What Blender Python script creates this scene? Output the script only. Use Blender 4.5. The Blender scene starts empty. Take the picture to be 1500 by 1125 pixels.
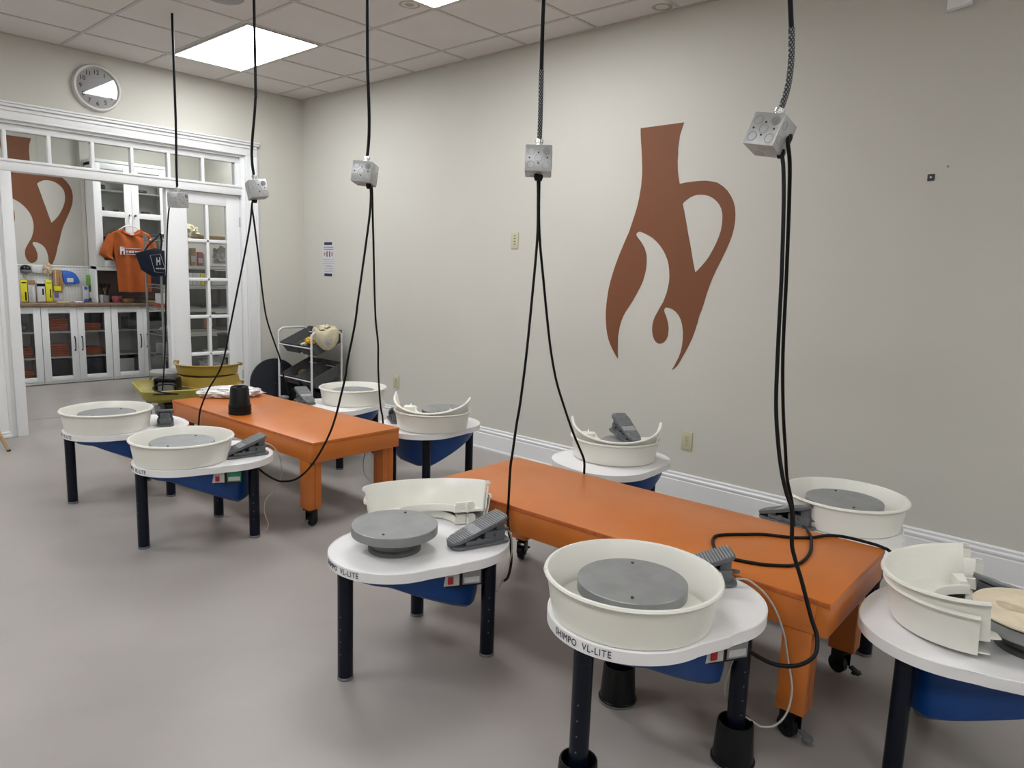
import bpy, bmesh, math, random
from mathutils import Vector, Matrix
from mathutils.geometry import tessellate_polygon
random.seed(7)
PI = math.pi
SC = bpy.context.scene
COL = SC.collection
rad = math.radians

# ------------------------------------------------------------------ materials
def mat(name, col, rough=.5, metal=0., noise=0., nscale=8., bump=0., bscale=60., spec=.5, emit=None, estr=0., coat=0., alpha=1.0, trans=0., rvar=0.):
    m = bpy.data.materials.new(name); m.use_nodes = True
    nt = m.node_tree; N = nt.nodes; L = nt.links
    b = N['Principled BSDF']
    b.inputs['Base Color'].default_value = (*col, 1)
    b.inputs['Roughness'].default_value = rough
    b.inputs['Metallic'].default_value = metal
    b.inputs['Specular IOR Level'].default_value = spec
    b.inputs['Coat Weight'].default_value = coat
    b.inputs['Transmission Weight'].default_value = trans
    b.inputs['Alpha'].default_value = alpha
    tc = None
    if noise or bump or rvar:
        tc = N.new('ShaderNodeTexCoord')
    if noise:
        n = N.new('ShaderNodeTexNoise'); n.inputs['Scale'].default_value = nscale; n.inputs['Detail'].default_value = 5
        L.new(tc.outputs['Object'], n.inputs['Vector'])
        r = N.new('ShaderNodeValToRGB')
        r.color_ramp.elements[0].position = .3; r.color_ramp.elements[1].position = .7
        r.color_ramp.elements[0].color = (*[c * (1 - noise) for c in col], 1)
        r.color_ramp.elements[1].color = (*[min(1, c * (1 + noise)) for c in col], 1)
        L.new(n.outputs['Fac'], r.inputs['Fac']); L.new(r.outputs['Color'], b.inputs['Base Color'])
    if rvar:
        n2 = N.new('ShaderNodeTexNoise'); n2.inputs['Scale'].default_value = nscale * .7
        L.new(tc.outputs['Object'], n2.inputs['Vector'])
        mr = N.new('ShaderNodeMapRange'); mr.inputs['To Min'].default_value = max(0, rough - rvar); mr.inputs['To Max'].default_value = rough + rvar
        L.new(n2.outputs['Fac'], mr.inputs['Value']); L.new(mr.outputs['Result'], b.inputs['Roughness'])
    if bump:
        n3 = N.new('ShaderNodeTexNoise'); n3.inputs['Scale'].default_value = bscale; n3.inputs['Detail'].default_value = 3
        L.new(tc.outputs['Object'], n3.inputs['Vector'])
        bp = N.new('ShaderNodeBump'); bp.inputs['Strength'].default_value = bump; bp.inputs['Distance'].default_value = .003
        L.new(n3.outputs['Fac'], bp.inputs['Height']); L.new(bp.outputs['Normal'], b.inputs['Normal'])
    if emit:
        b.inputs['Emission Color'].default_value = (*emit, 1); b.inputs['Emission Strength'].default_value = estr
    return m

M = {}
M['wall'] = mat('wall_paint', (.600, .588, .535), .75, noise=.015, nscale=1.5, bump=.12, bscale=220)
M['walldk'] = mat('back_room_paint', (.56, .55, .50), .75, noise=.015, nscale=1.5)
M['floor'] = mat('epoxy_floor', (.345, .318, .300), .36, noise=.07, nscale=1.7, bump=.03, bscale=25, rvar=.10)
M['trim'] = mat('white_trim_paint', (.80, .81, .82), .35, noise=.01, nscale=4)
M['tbar'] = mat('ceiling_grid_metal', (.50, .475, .45), .6)
M['orange'] = mat('orange_table_paint', (.57, .165, .028), .33, noise=.06, nscale=5, bump=.10, bscale=40, rvar=.08)
M['oredge'] = mat('orange_plywood_edge', (.50, .12, .03), .5, noise=.25, nscale=30)
M['rust'] = mat('terracotta_mural_paint', (.185, .063, .023), .65, noise=.02, nscale=3)
M['deck'] = mat('white_deck_plastic', (.83, .82, .82), .38, noise=.02, nscale=9, bump=.03, bscale=90)
M['pan'] = mat('ivory_pan_plastic', (.82, .81, .74), .30, noise=.02, nscale=6)
M['blue'] = mat('blue_housing_plastic', (.0003, .043, .195), .38, noise=.06, nscale=5, bump=.05, bscale=50)
M['leg'] = mat('navy_leg_paint', (.002, .0045, .012), .30, noise=.2, nscale=12, spec=.28)
M['legtip'] = mat('grey_foot_ring', (.16, .16, .18), .5, noise=.1)
M['head'] = mat('cast_wheel_head', (.29, .30, .30), .42, metal=.35, noise=.14, nscale=11, bump=.05, bscale=120, rvar=.1)
M['headdk'] = mat('wheel_hub_metal', (.14, .145, .145), .45, metal=.4, noise=.2, nscale=14)
M['pin'] = mat('dark_pin', (.04, .04, .04), .4)
M['pedal'] = mat('grey_pedal_plastic', (.115, .122, .13), .48, noise=.16, nscale=22, bump=.08, bscale=90)
M['pedhi'] = mat('clay_dusted_ribs', (.30, .31, .315), .6, noise=.25, nscale=40)
M['black'] = mat('black_plastic', (.004, .004, .005), .36, noise=.2, nscale=20, spec=.3)
M['blackcord'] = mat('black_rubber_cord', (.003, .003, .0035), .45, noise=.1, spec=.22)
M['greycord'] = mat('pale_grey_cord', (.42, .40, .36), .5, noise=.08)
M['galv'] = mat('galvanised_steel', (.50, .51, .515), .42, metal=.55, noise=.10, nscale=35, rvar=.08)
M['galvdk'] = mat('knockout_rim', (.30, .31, .31), .5, metal=.5, noise=.1, nscale=50)
M['chrome'] = mat('zinc_connector', (.75, .76, .76), .25, metal=.9, noise=.04)
M['panelgrey'] = mat('control_panel_grey', (.52, .52, .52), .5, noise=.04, nscale=30)
M['red'] = mat('red_switch', (.42, .01, .015), .35, noise=.05)
M['green'] = mat('green_label', (.02, .20, .10), .5, noise=.15, nscale=40)
M['ink'] = mat('dark_blue_ink', (.015, .015, .05), .5)
M['inkblk'] = mat('black_ink', (.02, .02, .02), .6)
M['cream'] = mat('ivory_outlet_plastic', (.54, .52, .36), .45, noise=.03)
M['creamdk'] = mat('outlet_slot', (.12, .11, .06), .6)
M['white'] = mat('white_melamine', (.80, .82, .82), .4, noise=.015)
M['whitein'] = mat('white_cabinet_inside', (.78, .79, .79), .5, noise=.02)
M['wood'] = mat('brown_countertop', (.22, .145, .09), .5, noise=.25, nscale=20)
M['shirt'] = mat('orange_cotton', (.37, .082, .012), .85, noise=.10, nscale=12, bump=.2, bscale=300)
M['shirtdk'] = mat('folded_orange_cotton', (.50, .095, .025), .85, noise=.15, nscale=14)
M['navy'] = mat('navy_canvas', (.004, .010, .028), .8, noise=.15, nscale=30)
M['print'] = mat('pale_print', (.62, .62, .66), .7, noise=.03)
M['olive'] = mat('olive_plastic', (.33, .285, .055), .42, noise=.08, nscale=9)
M['olivedk'] = mat('dark_olive_plastic', (.24, .16, .03), .45, noise=.12, nscale=9)
M['greyplas'] = mat('grey_motor_cover', (.20, .20, .215), .5, noise=.12, nscale=12)
M['bin'] = mat('charcoal_fabric_bin', (.085, .086, .088), .75, noise=.1, nscale=20)
M['tube'] = mat('white_steel_tube', (.66, .67, .67), .35, noise=.02)
M['disk'] = mat('dark_navy_disc', (.006, .009, .016), .55, noise=.2, nscale=10)
M['cloth'] = mat('cream_cloth', (.66, .60, .42), .9, noise=.10, nscale=14)
M['clothgrey'] = mat('pale_grey_cloth', (.50, .50, .52), .9, noise=.08, nscale=14)
M['yellow'] = mat('yellow_sponge', (.75, .43, .03), .85, noise=.12, nscale=25)
M['yellowpk'] = mat('yellow_card', (.72, .66, .02), .55, noise=.06, nscale=20)
M['clay'] = mat('wrapped_clay_plastic', (.72, .72, .73), .28, noise=.18, nscale=16, bump=.5, bscale=30, coat=.3)
M['bat'] = mat('plaster_bat', (.72, .62, .46), .8, noise=.12, nscale=14, bump=.2, bscale=60)
M['bluebag'] = mat('blue_plastic_bag', (.03, .13, .50), .4, noise=.15, nscale=14)
M['greenpk'] = mat('green_packet', (.16, .42, .05), .5, noise=.15, nscale=20)
M['tan'] = mat('tan_wood', (.34, .21, .10), .6, noise=.15, nscale=20)
M['pink'] = mat('pink_pottery', (.38, .10, .12), .5, noise=.1)
M['dkgreen'] = mat('dark_glazed_pottery', (.06, .075, .06), .4, noise=.2)
M['wire'] = mat('chrome_wire', (.36, .37, .37), .35, metal=.7, noise=.1)
M['wood2'] = mat('pale_beech', (.52, .36, .20), .5, noise=.08, nscale=15)
M['clockrim'] = mat('clock_rim_plastic', (.62, .60, .58), .4, noise=.02)
M['clockface'] = mat('clock_face_paper', (.55, .55, .54), .5, noise=.01)
M['paper'] = mat('white_paper', (.62, .62, .64), .7, noise=.02)
M['tape'] = mat('navy_tape', (.012, .012, .07), .5, noise=.1)
M['textgrey'] = mat('grey_print', (.22, .22, .23), .7, noise=.1)
M['textred'] = mat('brown_red_print', (.20, .05, .05), .7, noise=.1)
M['stain'] = mat('water_stain', (.42, .37, .30), .9, noise=.1, nscale=20)
M['pegb'] = mat('white_pegboard', (.68, .69, .68), .5, noise=.03, nscale=10)
M['clearpk'] = mat('clear_packaging', (.50, .50, .50), .25, noise=.12, nscale=25)
M['beige'] = mat('beige_bristles', (.55, .45, .32), .9, noise=.15, nscale=40)
M['spk'] = mat('grey_speaker_mesh', (.30, .30, .30), .6, noise=.05, nscale=60)
M['diff'] = mat('lit_diffuser', (.9, .9, .9), .5, emit=(.97, .985, 1.0), estr=13.0)

# dried clay specks scattered on the epoxy floor
def _specks(m):
    nt = m.node_tree; N = nt.nodes; L = nt.links; b = N['Principled BSDF']
    src = b.inputs['Base Color'].links[0].from_socket
    tc = N.new('ShaderNodeTexCoord'); v = N.new('ShaderNodeTexVoronoi'); v.inputs['Scale'].default_value = 3.2
    L.new(tc.outputs['Object'], v.inputs['Vector'])
    c = N.new('ShaderNodeMath'); c.operation = 'LESS_THAN'; c.inputs[1].default_value = .0085
    L.new(v.outputs['Distance'], c.inputs[0])
    x = N.new('ShaderNodeMix'); x.data_type = 'RGBA'; L.new(c.outputs[0], x.inputs['Factor']); L.new(src, x.inputs['A']); x.inputs['B'].default_value = (.72, .70, .66, 1)
    L.new(x.outputs['Result'], b.inputs['Base Color'])
_specks(M['floor'])

# ceiling tiles: faint mottling of pressed mineral fibre and a few specks
def ceiling_mat():
    m = mat('mineral_ceiling_tile', (.66, .63, .61), .9, noise=.03, nscale=3, bump=.25, bscale=300)
    return m
M['ceil'] = ceiling_mat()

def glass_mat(name='clear_glass', tint=(.945, .955, .945)):
    m = bpy.data.materials.new(name); m.use_nodes = True
    nt = m.node_tree; N = nt.nodes; L = nt.links
    for n in list(N): N.remove(n)
    out = N.new('ShaderNodeOutputMaterial'); mx = N.new('ShaderNodeMixShader')
    tr = N.new('ShaderNodeBsdfTransparent'); tr.inputs['Color'].default_value = (*tint, 1)
    gl = N.new('ShaderNodeBsdfGlossy'); gl.inputs['Roughness'].default_value = .02
    fr = N.new('ShaderNodeFresnel'); fr.inputs['IOR'].default_value = 1.5
    L.new(fr.outputs['Fac'], mx.inputs['Fac']); L.new(tr.outputs[0], mx.inputs[1]); L.new(gl.outputs[0], mx.inputs[2])
    L.new(mx.outputs[0], out.inputs['Surface'])
    return m
M['glass'] = glass_mat()
M['lens'] = glass_mat('clock_lens', (.985, .985, .985))
M['knock'] = mat('knockout_ring', (.40, .41, .41), .5, metal=.5, noise=.1, nscale=50)
M['mustard'] = mat('mustard_plastic', (.36, .245, .035), .4, noise=.08, nscale=9)

# braided cable grip: woven black and grey strands
def braid_mat():
    m = mat('braided_cable_grip', (.03, .03, .03), .5)
    nt = m.node_tree; N = nt.nodes; L = nt.links; b = N['Principled BSDF']
    tc = N.new('ShaderNodeTexCoord'); w1 = N.new('ShaderNodeTexWave'); w2 = N.new('ShaderNodeTexWave')
    for w, rz in ((w1, 45), (w2, -45)):
        mp = N.new('ShaderNodeMapping'); mp.inputs['Rotation'].default_value = (rad(rz), rad(rz), 0)
        L.new(tc.outputs['Object'], mp.inputs['Vector']); L.new(mp.outputs['Vector'], w.inputs['Vector'])
        w.inputs['Scale'].default_value = 45; w.bands_direction = 'Z'
    mx = N.new('ShaderNodeMath'); mx.operation = 'MULTIPLY'
    L.new(w1.outputs['Fac'], mx.inputs[0]); L.new(w2.outputs['Fac'], mx.inputs[1])
    r = N.new('ShaderNodeValToRGB'); r.color_ramp.elements[0].color = (.015, .015, .017, 1); r.color_ramp.elements[1].color = (.30, .30, .32, 1)
    r.color_ramp.elements[0].position = .15; r.color_ramp.elements[1].position = .6
    L.new(mx.outputs[0], r.inputs['Fac']); L.new(r.outputs['Color'], b.inputs['Base Color'])
    return m
M['braid'] = braid_mat()

# ------------------------------------------------------------------ mesh helpers
def obj(name, bm, m, parent=None, smooth=35, loc=None, recalc=True):
    if recalc: bmesh.ops.recalc_face_normals(bm, faces=bm.faces[:])
    me = bpy.data.meshes.new(name); bm.to_mesh(me); bm.free()
    for x in (m if isinstance(m, (list, tuple)) else [m]): me.materials.append(x)
    if smooth:
        for p_ in me.polygons: p_.use_smooth = True
        me.set_sharp_from_angle(angle=rad(smooth))
    o = bpy.data.objects.new(name, me); COL.objects.link(o)
    if parent: o.parent = parent
    if loc: o.location = loc
    return o

def thing(name, label, cat, loc=(0, 0, 0), rz=0, group=None):
    o = bpy.data.objects.new(name, None); COL.objects.link(o)
    o.empty_display_size = .05
    o.location = loc; o.rotation_euler = (0, 0, rz)
    o['label'] = label; o['category'] = cat
    if group: o['group'] = group
    return o

def tag(o, label, cat, group=None, kind=None):
    o['label'] = label; o['category'] = cat
    if group: o['group'] = group
    if kind: o['kind'] = kind
    return o

def struct(name, bm, m, smooth=35):
    o = obj(name, bm, m, smooth=smooth); o['kind'] = 'structure'; return o

def dup(root, loc, rz=None, label=None, group=None, rot=None):
    r = root.copy(); COL.objects.link(r); r.location = loc
    if rot is not None: r.rotation_euler = rot
    elif rz is not None: r.rotation_euler = (0, 0, rz)
    if label: r['label'] = label
    if group: r['group'] = group
    for ch in list(root.children):
        c = ch.copy(); COL.objects.link(c); c.parent = r
        for g in list(ch.children):
            d = g.copy(); COL.objects.link(d); d.parent = c
    return r

def nb(): return bmesh.new()

def bx(bm, x0, x1, y0, y1, z0, z1, bev=0, seg=2, mi=0, M4=None):
    r = bmesh.ops.create_cube(bm, size=1)
    vs = r['verts']
    for v in vs:
        v.co = Vector(((x0 + x1) / 2 + v.co.x * (x1 - x0), (y0 + y1) / 2 + v.co.y * (y1 - y0), (z0 + z1) / 2 + v.co.z * (z1 - z0)))
    fs = set(f for v in vs for f in v.link_faces)
    if bev:
        es = list(set(e for v in vs for e in v.link_edges))
        rr = bmesh.ops.bevel(bm, geom=es, offset=bev, segments=seg, profile=.5, affect='EDGES')
        vs = list(set(v for f in rr['faces'] for v in f.verts) | set(v for v in vs if v.is_valid))
        fs = set(f for v in vs for f in v.link_faces)
    if M4 is not None:
        for v in vs: v.co = M4 @ v.co
    for f in fs: f.material_index = mi
    return vs

def lathe(bm, prof, n=48, a0=0., a1=2 * PI, c=(0, 0, 0), cap=True, M4=None, mi=0):
    """prof: closed or open list of (r,z). full turn or a sector with capped ends (prof then read as a closed loop)."""
    full = abs(a1 - a0 - 2 * PI) < 1e-6
    rings = []
    k = n if full else n + 1
    for i in range(k):
        a = a0 + (a1 - a0) * i / n
        ring = []
        for r_, z in prof:
            co = Vector((c[0] + r_ * math.cos(a), c[1] + r_ * math.sin(a), c[2] + z))
            if M4 is not None: co = M4 @ co
            ring.append(bm.verts.new(co))
        rings.append(ring)
    m_ = len(prof)
    for i in range(n):
        A = rings[i]; B = rings[(i + 1) % k]
        for j in range(m_ - (0 if not full and cap else 1)):
            q = [A[j], B[j], B[(j + 1) % m_], A[(j + 1) % m_]]
            try:
                f = bm.faces.new(q); f.material_index = mi
            except ValueError: pass
    if not full and cap:
        for R_ in (rings[0], rings[-1]):
            try: f = bm.faces.new(R_); f.material_index = mi
            except ValueError: pass
    bmesh.ops.remove_doubles(bm, verts=[v for r_ in rings for v in r_], dist=1e-6)

def closed_prof(pr): return pr + [pr[0]]

def cyl(bm, r, z0, z1, c=(0, 0), n=32, bev=.0, M4=None, mi=0, r2=None):
    r2 = r if r2 is None else r2
    if bev: pr = [(0, z0), (r - bev, z0), (r, z0 + bev), (r2, z1 - bev), (r2 - bev, z1), (0, z1)]
    else: pr = [(0, z0), (r, z0), (r2, z1), (0, z1)]
    lathe(bm, pr, n, c=(c[0], c[1], 0), M4=M4, mi=mi)

def prism(bm, pts, z0, z1, bev=0, M4=None, mi=0, seg=2):
    n = len(pts)
    lo = [bm.verts.new((x, y, z0)) for x, y in pts]; hi = [bm.verts.new((x, y, z1)) for x, y in pts]
    fs = [bm.faces.new(lo[::-1]), bm.faces.new(hi)]
    for i in range(n): fs.append(bm.faces.new((lo[i], lo[(i + 1) % n], hi[(i + 1) % n], hi[i])))
    vs = lo + hi
    if bev:
        es = [e for f in fs[:2] for e in f.edges]
        rr = bmesh.ops.bevel(bm, geom=es, offset=bev, segments=seg, profile=.5, affect='EDGES')
        vs = list(set(v for f in rr['faces'] for v in f.verts) | set(v for v in vs if v.is_valid))
    fs = set(f for v in vs for f in v.link_faces)
    for f in fs: f.material_index = mi
    if M4 is not None:
        for v in vs: v.co = M4 @ v.co
    return vs

def tessprism(bm, loops, fn, t):
    """flat shape with holes; loops of 2-D points; fn(u,v,w)->Vector; thickness t along w"""
    tri = tessellate_polygon([[Vector((x, y, 0)) for x, y in lp] for lp in loops])
    flat = [p_ for lp in loops for p_ in lp]
    lo = [bm.verts.new(fn(x, y, 0)) for x, y in flat]; hi = [bm.verts.new(fn(x, y, t)) for x, y in flat]
    for a, b, c in tri:
        bm.faces.new((hi[a], hi[b], hi[c])); bm.faces.new((lo[c], lo[b], lo[a]))
    o = 0
    for lp in loops:
        n = len(lp)
        for i in range(n):
            a, b = o + i, o + (i + 1) % n
            bm.faces.new((lo[a], lo[b], hi[b], hi[a]))
        o += n

def smooth_path(pts, sub=6):
    P = [Vector(p_) for p_ in pts]
    out = []
    for i in range(len(P) - 1):
        p0 = P[max(i - 1, 0)]; p1 = P[i]; p2 = P[i + 1]; p3 = P[min(i + 2, len(P) - 1)]
        for k in range(sub):
            t = k / sub
            out.append(.5 * ((2 * p1) + (-p0 + p2) * t + (2 * p0 - 5 * p1 + 4 * p2 - p3) * t * t + (-p0 + 3 * p1 - 3 * p2 + p3) * t ** 3))
    out.append(P[-1]); return out

def tube(bm, pts, r, n=8, sub=5, closed=False, M4=None, mi=0, straight=False):
    P = [Vector(p_) for p_ in pts] if straight else smooth_path(pts, sub)
    if M4 is not None: P = [M4 @ p_ for p_ in P]
    k = len(P)
    T = []
    for i in range(k):
        if closed: t = P[(i + 1) % k] - P[i - 1]
        else: t = P[min(i + 1, k - 1)] - P[max(i - 1, 0)]
        T.append(t.normalized() if t.length > 1e-9 else Vector((0, 0, 1)))
    up = Vector((0, 0, 1)) if abs(T[0].z) < .9 else Vector((1, 0, 0))
    u = T[0].cross(up).normalized(); rings = []
    for i in range(k):
        u = (u - T[i] * u.dot(T[i]));
        if u.length < 1e-6: u = T[i].orthogonal()
        u.normalize(); w = T[i].cross(u)
        rr = r[min(i * len(r) // k, len(r) - 1)] if isinstance(r, (list, tuple)) else r
        rings.append([bm.verts.new(P[i] + (u * math.cos(2 * PI * j / n) + w * math.sin(2 * PI * j / n)) * rr) for j in range(n)])
    for i in range(k if closed else k - 1):
        A = rings[i]; B = rings[(i + 1) % k]
        for j in range(n):
            f = bm.faces.new((A[j], A[(j + 1) % n], B[(j + 1) % n], B[j])); f.material_index = mi
    if not closed:
        for R_ in (rings[0][::-1], rings[-1]):
            f = bm.faces.new(R_); f.material_index = mi

def text_tris(s, size, fn, bm, align='CENTER', bold=0.0, depth=.0006, space=1.0):
    """letters as thin solid relief; fn(u,v,w)->Vector"""
    cu = bpy.data.curves.new('lettering', 'FONT'); cu.body = s; cu.size = size; cu.align_x = align; cu.align_y = 'CENTER'
    cu.fill_mode = 'FRONT'; cu.offset = bold; cu.space_character = space; cu.resolution_u = 3
    to = bpy.data.objects.new('lettering', cu); COL.objects.link(to)
    dg = bpy.context.evaluated_depsgraph_get(); dg.update()
    me = bpy.data.meshes.new_from_object(to.evaluated_get(dg))
    tb = bmesh.new(); tb.from_mesh(me)
    bmesh.ops.remove_doubles(tb, verts=tb.verts[:], dist=1e-7)
    r = bmesh.ops.extrude_face_region(tb, geom=tb.faces[:])
    for v in [g for g in r['geom'] if isinstance(g, bmesh.types.BMVert)]: v.co.z += 1
    vm = {}
    for v in tb.verts: vm[v.index if v.index >= 0 else id(v)] = None
    tb.verts.index_update()
    vv = [bm.verts.new(fn(v.co.x, v.co.y, depth if v.co.z > .5 else 0)) for v in tb.verts]
    for f in tb.faces:
        try: bm.faces.new([vv[v.index] for v in f.verts])
        except ValueError: pass
    tb.free(); bpy.data.objects.remove(to); bpy.data.meshes.remove(me); bpy.data.curves.remove(cu)

def Rz(a): return Matrix.Rotation(a, 4, 'Z')
def Ry(a): return Matrix.Rotation(a, 4, 'Y')
def Rx(a): return Matrix.Rotation(a, 4, 'X')
def Tr(x, y, z): return Matrix.Translation((x, y, z))
CAM = (0.838459, 0.152654, 0.034832, 1053.568764, -4.070755, -6.561933, 1.406486)
EXPO = 0.33
CORDS = {
 'B1': [(-1.880,-1.416,1.838), (-1.882,-1.339,1.795), (-1.887,-1.300,1.656), (-1.896,-1.283,1.419), (-1.907,-1.271,1.131), (-1.917,-1.258,0.837), (-1.925,-1.233,0.612), (-1.930,-1.208,0.473)],
 'B2L': [(-1.880,-2.472,1.754), (-1.900,-2.480,1.634), (-1.933,-2.460,1.433), (-1.966,-2.431,1.230), (-1.999,-2.401,1.025), (-2.035,-2.358,0.794), (-2.059,-2.218,0.626), (-2.074,-2.155,0.520), (-2.082,-2.140,0.466), (-2.092,-2.144,0.398), (-2.100,-2.148,0.347)],
 'B2R': [(-1.880,-2.472,1.754), (-1.822,-2.391,1.641), (-1.724,-2.253,1.438), (-1.607,-2.091,1.171), (-1.545,-2.028,1.019), (-1.471,-2.009,0.835), (-1.441,-2.002,0.761), (-1.391,-1.961,0.626), (-1.361,-1.951,0.548), (-1.340,-1.941,0.489)],
 'B3L': [(-1.880,-3.626,1.780), (-1.894,-3.639,1.678), (-1.911,-3.636,1.547), (-1.933,-3.629,1.382), (-1.951,-3.623,1.249), (-1.967,-3.618,1.126), (-1.989,-3.592,0.955), (-2.000,-3.587,0.870), (-2.012,-3.567,0.776), (-2.025,-3.541,0.669), (-2.037,-3.500,0.567), (-2.050,-3.425,0.450), (-2.060,-3.331,0.348), (-2.090,-3.260,0.288), (-2.120,-3.177,0.266), (-2.150,-3.143,0.279), (-2.190,-3.131,0.311), (-2.230,-3.120,0.353)],
 'B3R': [(-1.880,-3.636,1.780), (-1.826,-3.571,1.653), (-1.773,-3.508,1.521), (-1.721,-3.445,1.383), (-1.668,-3.382,1.236), (-1.626,-3.337,1.114), (-1.583,-3.302,0.984), (-1.537,-3.244,0.840), (-1.488,-3.194,0.678), (-1.459,-3.171,0.581), (-1.442,-3.166,0.524), (-1.405,-3.129,0.395)],
 'B4L': [(-1.880,-4.690,1.767), (-1.890,-4.704,1.672), (-1.904,-4.719,1.541), (-1.927,-4.725,1.331), (-1.952,-4.727,1.092), (-1.972,-4.722,0.903), (-1.980,-4.715,0.824), (-1.992,-4.709,0.705), (-1.999,-4.706,0.639), (-2.013,-4.715,0.508), (-2.020,-4.719,0.437), (-2.040,-4.753,0.369), (-2.060,-4.783,0.293), (-2.090,-4.795,0.238), (-2.120,-4.794,0.230)],
 'B4R': [(-1.880,-4.697,1.766), (-1.794,-4.635,1.575), (-1.704,-4.597,1.355), (-1.636,-4.573,1.177), (-1.591,-4.562,1.054), (-1.545,-4.562,0.927), (-1.503,-4.580,0.809), (-1.461,-4.606,0.687), (-1.423,-4.639,0.579), (-1.410,-4.641,0.539), (-1.394,-4.631,0.486), (-1.370,-4.619,0.409)],
 'B5A': [(-1.880,-5.650,1.775), (-1.883,-5.658,1.738), (-1.893,-5.672,1.637), (-1.911,-5.692,1.435), (-1.930,-5.708,1.232), (-1.947,-5.725,1.048), (-1.958,-5.747,0.928), (-1.966,-5.769,0.845), (-1.972,-5.790,0.789), (-1.976,-5.811,0.745), (-1.981,-5.820,0.691), (-1.986,-5.827,0.637), (-1.990,-5.842,0.598), (-1.995,-5.865,0.549), (-2.000,-5.885,0.502), (-2.010,-5.911,0.445), (-2.020,-5.933,0.406), (-2.040,-5.944,0.376), (-2.060,-5.942,0.356), (-2.090,-5.925,0.341), (-2.110,-5.896,0.330), (-2.130,-5.860,0.330), (-2.160,-5.832,0.349), (-2.190,-5.804,0.374)],
 'B5B': [(-1.880,-5.663,1.817), (-1.853,-5.663,1.761), (-1.800,-5.651,1.646), (-1.710,-5.627,1.438), (-1.603,-5.598,1.160), (-1.531,-5.589,0.957), (-1.478,-5.591,0.798), (-1.442,-5.593,0.688), (-1.415,-5.606,0.606), (-1.396,-5.612,0.545), (-1.375,-5.613,0.478)],
 'TBL': [(-1.311,-5.626,0.475), (-1.437,-5.693,0.496), (-1.512,-5.726,0.496), (-1.622,-5.762,0.497), (-1.726,-5.775,0.497), (-1.784,-5.762,0.496), (-1.832,-5.713,0.496), (-1.857,-5.670,0.496), (-1.878,-5.588,0.496), (-1.847,-5.529,0.496), (-1.792,-5.486,0.496), (-1.729,-5.462,0.496), (-1.685,-5.475,0.496), (-1.625,-5.525,0.496), (-1.569,-5.578,0.496), (-1.523,-5.661,0.496), (-1.460,-5.716,0.496), (-1.400,-5.746,0.496), (-1.368,-5.801,0.496), (-1.368,-5.894,0.496), (-1.379,-5.928,0.496), (-1.380,-5.944,0.493), (-1.325,-5.949,0.460), (-1.240,-5.941,0.400)],
 'P6': [(-2.070,-5.701,0.517), (-2.050,-5.718,0.516), (-2.030,-5.733,0.505), (-2.010,-5.770,0.473), (-2.000,-5.804,0.425), (-2.000,-5.834,0.363), (-2.000,-5.850,0.299), (-2.020,-5.879,0.218), (-2.050,-5.883,0.156), (-2.080,-5.865,0.119), (-2.100,-5.835,0.107), (-2.120,-5.815,0.121), (-2.150,-5.767,0.158), (-2.170,-5.742,0.202), (-2.180,-5.748,0.273), (-2.190,-5.767,0.341)],
 'P3': [(-2.160,-4.785,0.472), (-2.120,-4.780,0.458), (-2.090,-4.778,0.436), (-2.060,-4.777,0.389), (-2.060,-4.783,0.332), (-2.080,-4.790,0.290), (-2.120,-4.810,0.269), (-2.170,-4.833,0.245), (-2.220,-4.859,0.242)],
 'P2': [(-2.150,-3.035,0.457), (-2.120,-3.046,0.447), (-2.090,-3.056,0.419), (-2.070,-3.083,0.355), (-2.080,-3.098,0.252), (-2.120,-3.084,0.188), (-2.170,-3.097,0.153), (-2.190,-3.119,0.096), (-2.190,-3.157,0.038), (-2.210,-3.163,0.006)],
 'P5': [(-1.300,-2.816,0.268), (-1.300,-2.795,0.200), (-1.300,-2.780,0.123), (-1.300,-2.810,0.056), (-1.300,-2.898,0.025), (-1.280,-2.958,0.021)],
 'P1': [(-2.300,-2.219,0.069), (-2.300,-2.235,0.030), (-2.280,-2.254,0.009), (-2.250,-2.270,0.011)],
}
# ------------------------------------------------------------------ the room
H = 3.018
# floor of both rooms
bm = nb(); bx(bm, -6.5, .8, -9.6, 3.1, -.08, 0); struct('floor', bm, M['floor'], 0)

# ceiling: lay-in tiles with T-bar grid
TX, TY, OX, OY = .6096, .6096, -.2805, -.507
bm = nb(); bx(bm, -6.5, 0, -9.6, 0, H, H + .05)
xg = [OX - i * TX for i in range(0, 11)]; yg = [OY - j * TY for j in range(0, 15)]
for x in xg: bx(bm, x - .011, x + .011, -9.6, 0, H - .004, H, mi=1)
for y in yg: bx(bm, -6.5, 0, y - .011, y + .011, H - .0045, H, mi=1)
bx(bm, -.022, 0, -9.6, 0, H - .006, H, mi=1); bx(bm, -6.5, 0, -.022, 0, H - .006, H, mi=1)
struct('ceiling', bm, [M['ceil'], M['tbar']], 0)
bm = nb(); bx(bm, -6.5, .8, .12, 3.1, H, H + .05); struct('ceiling_back_room', bm, M['ceil'], 0)

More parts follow.
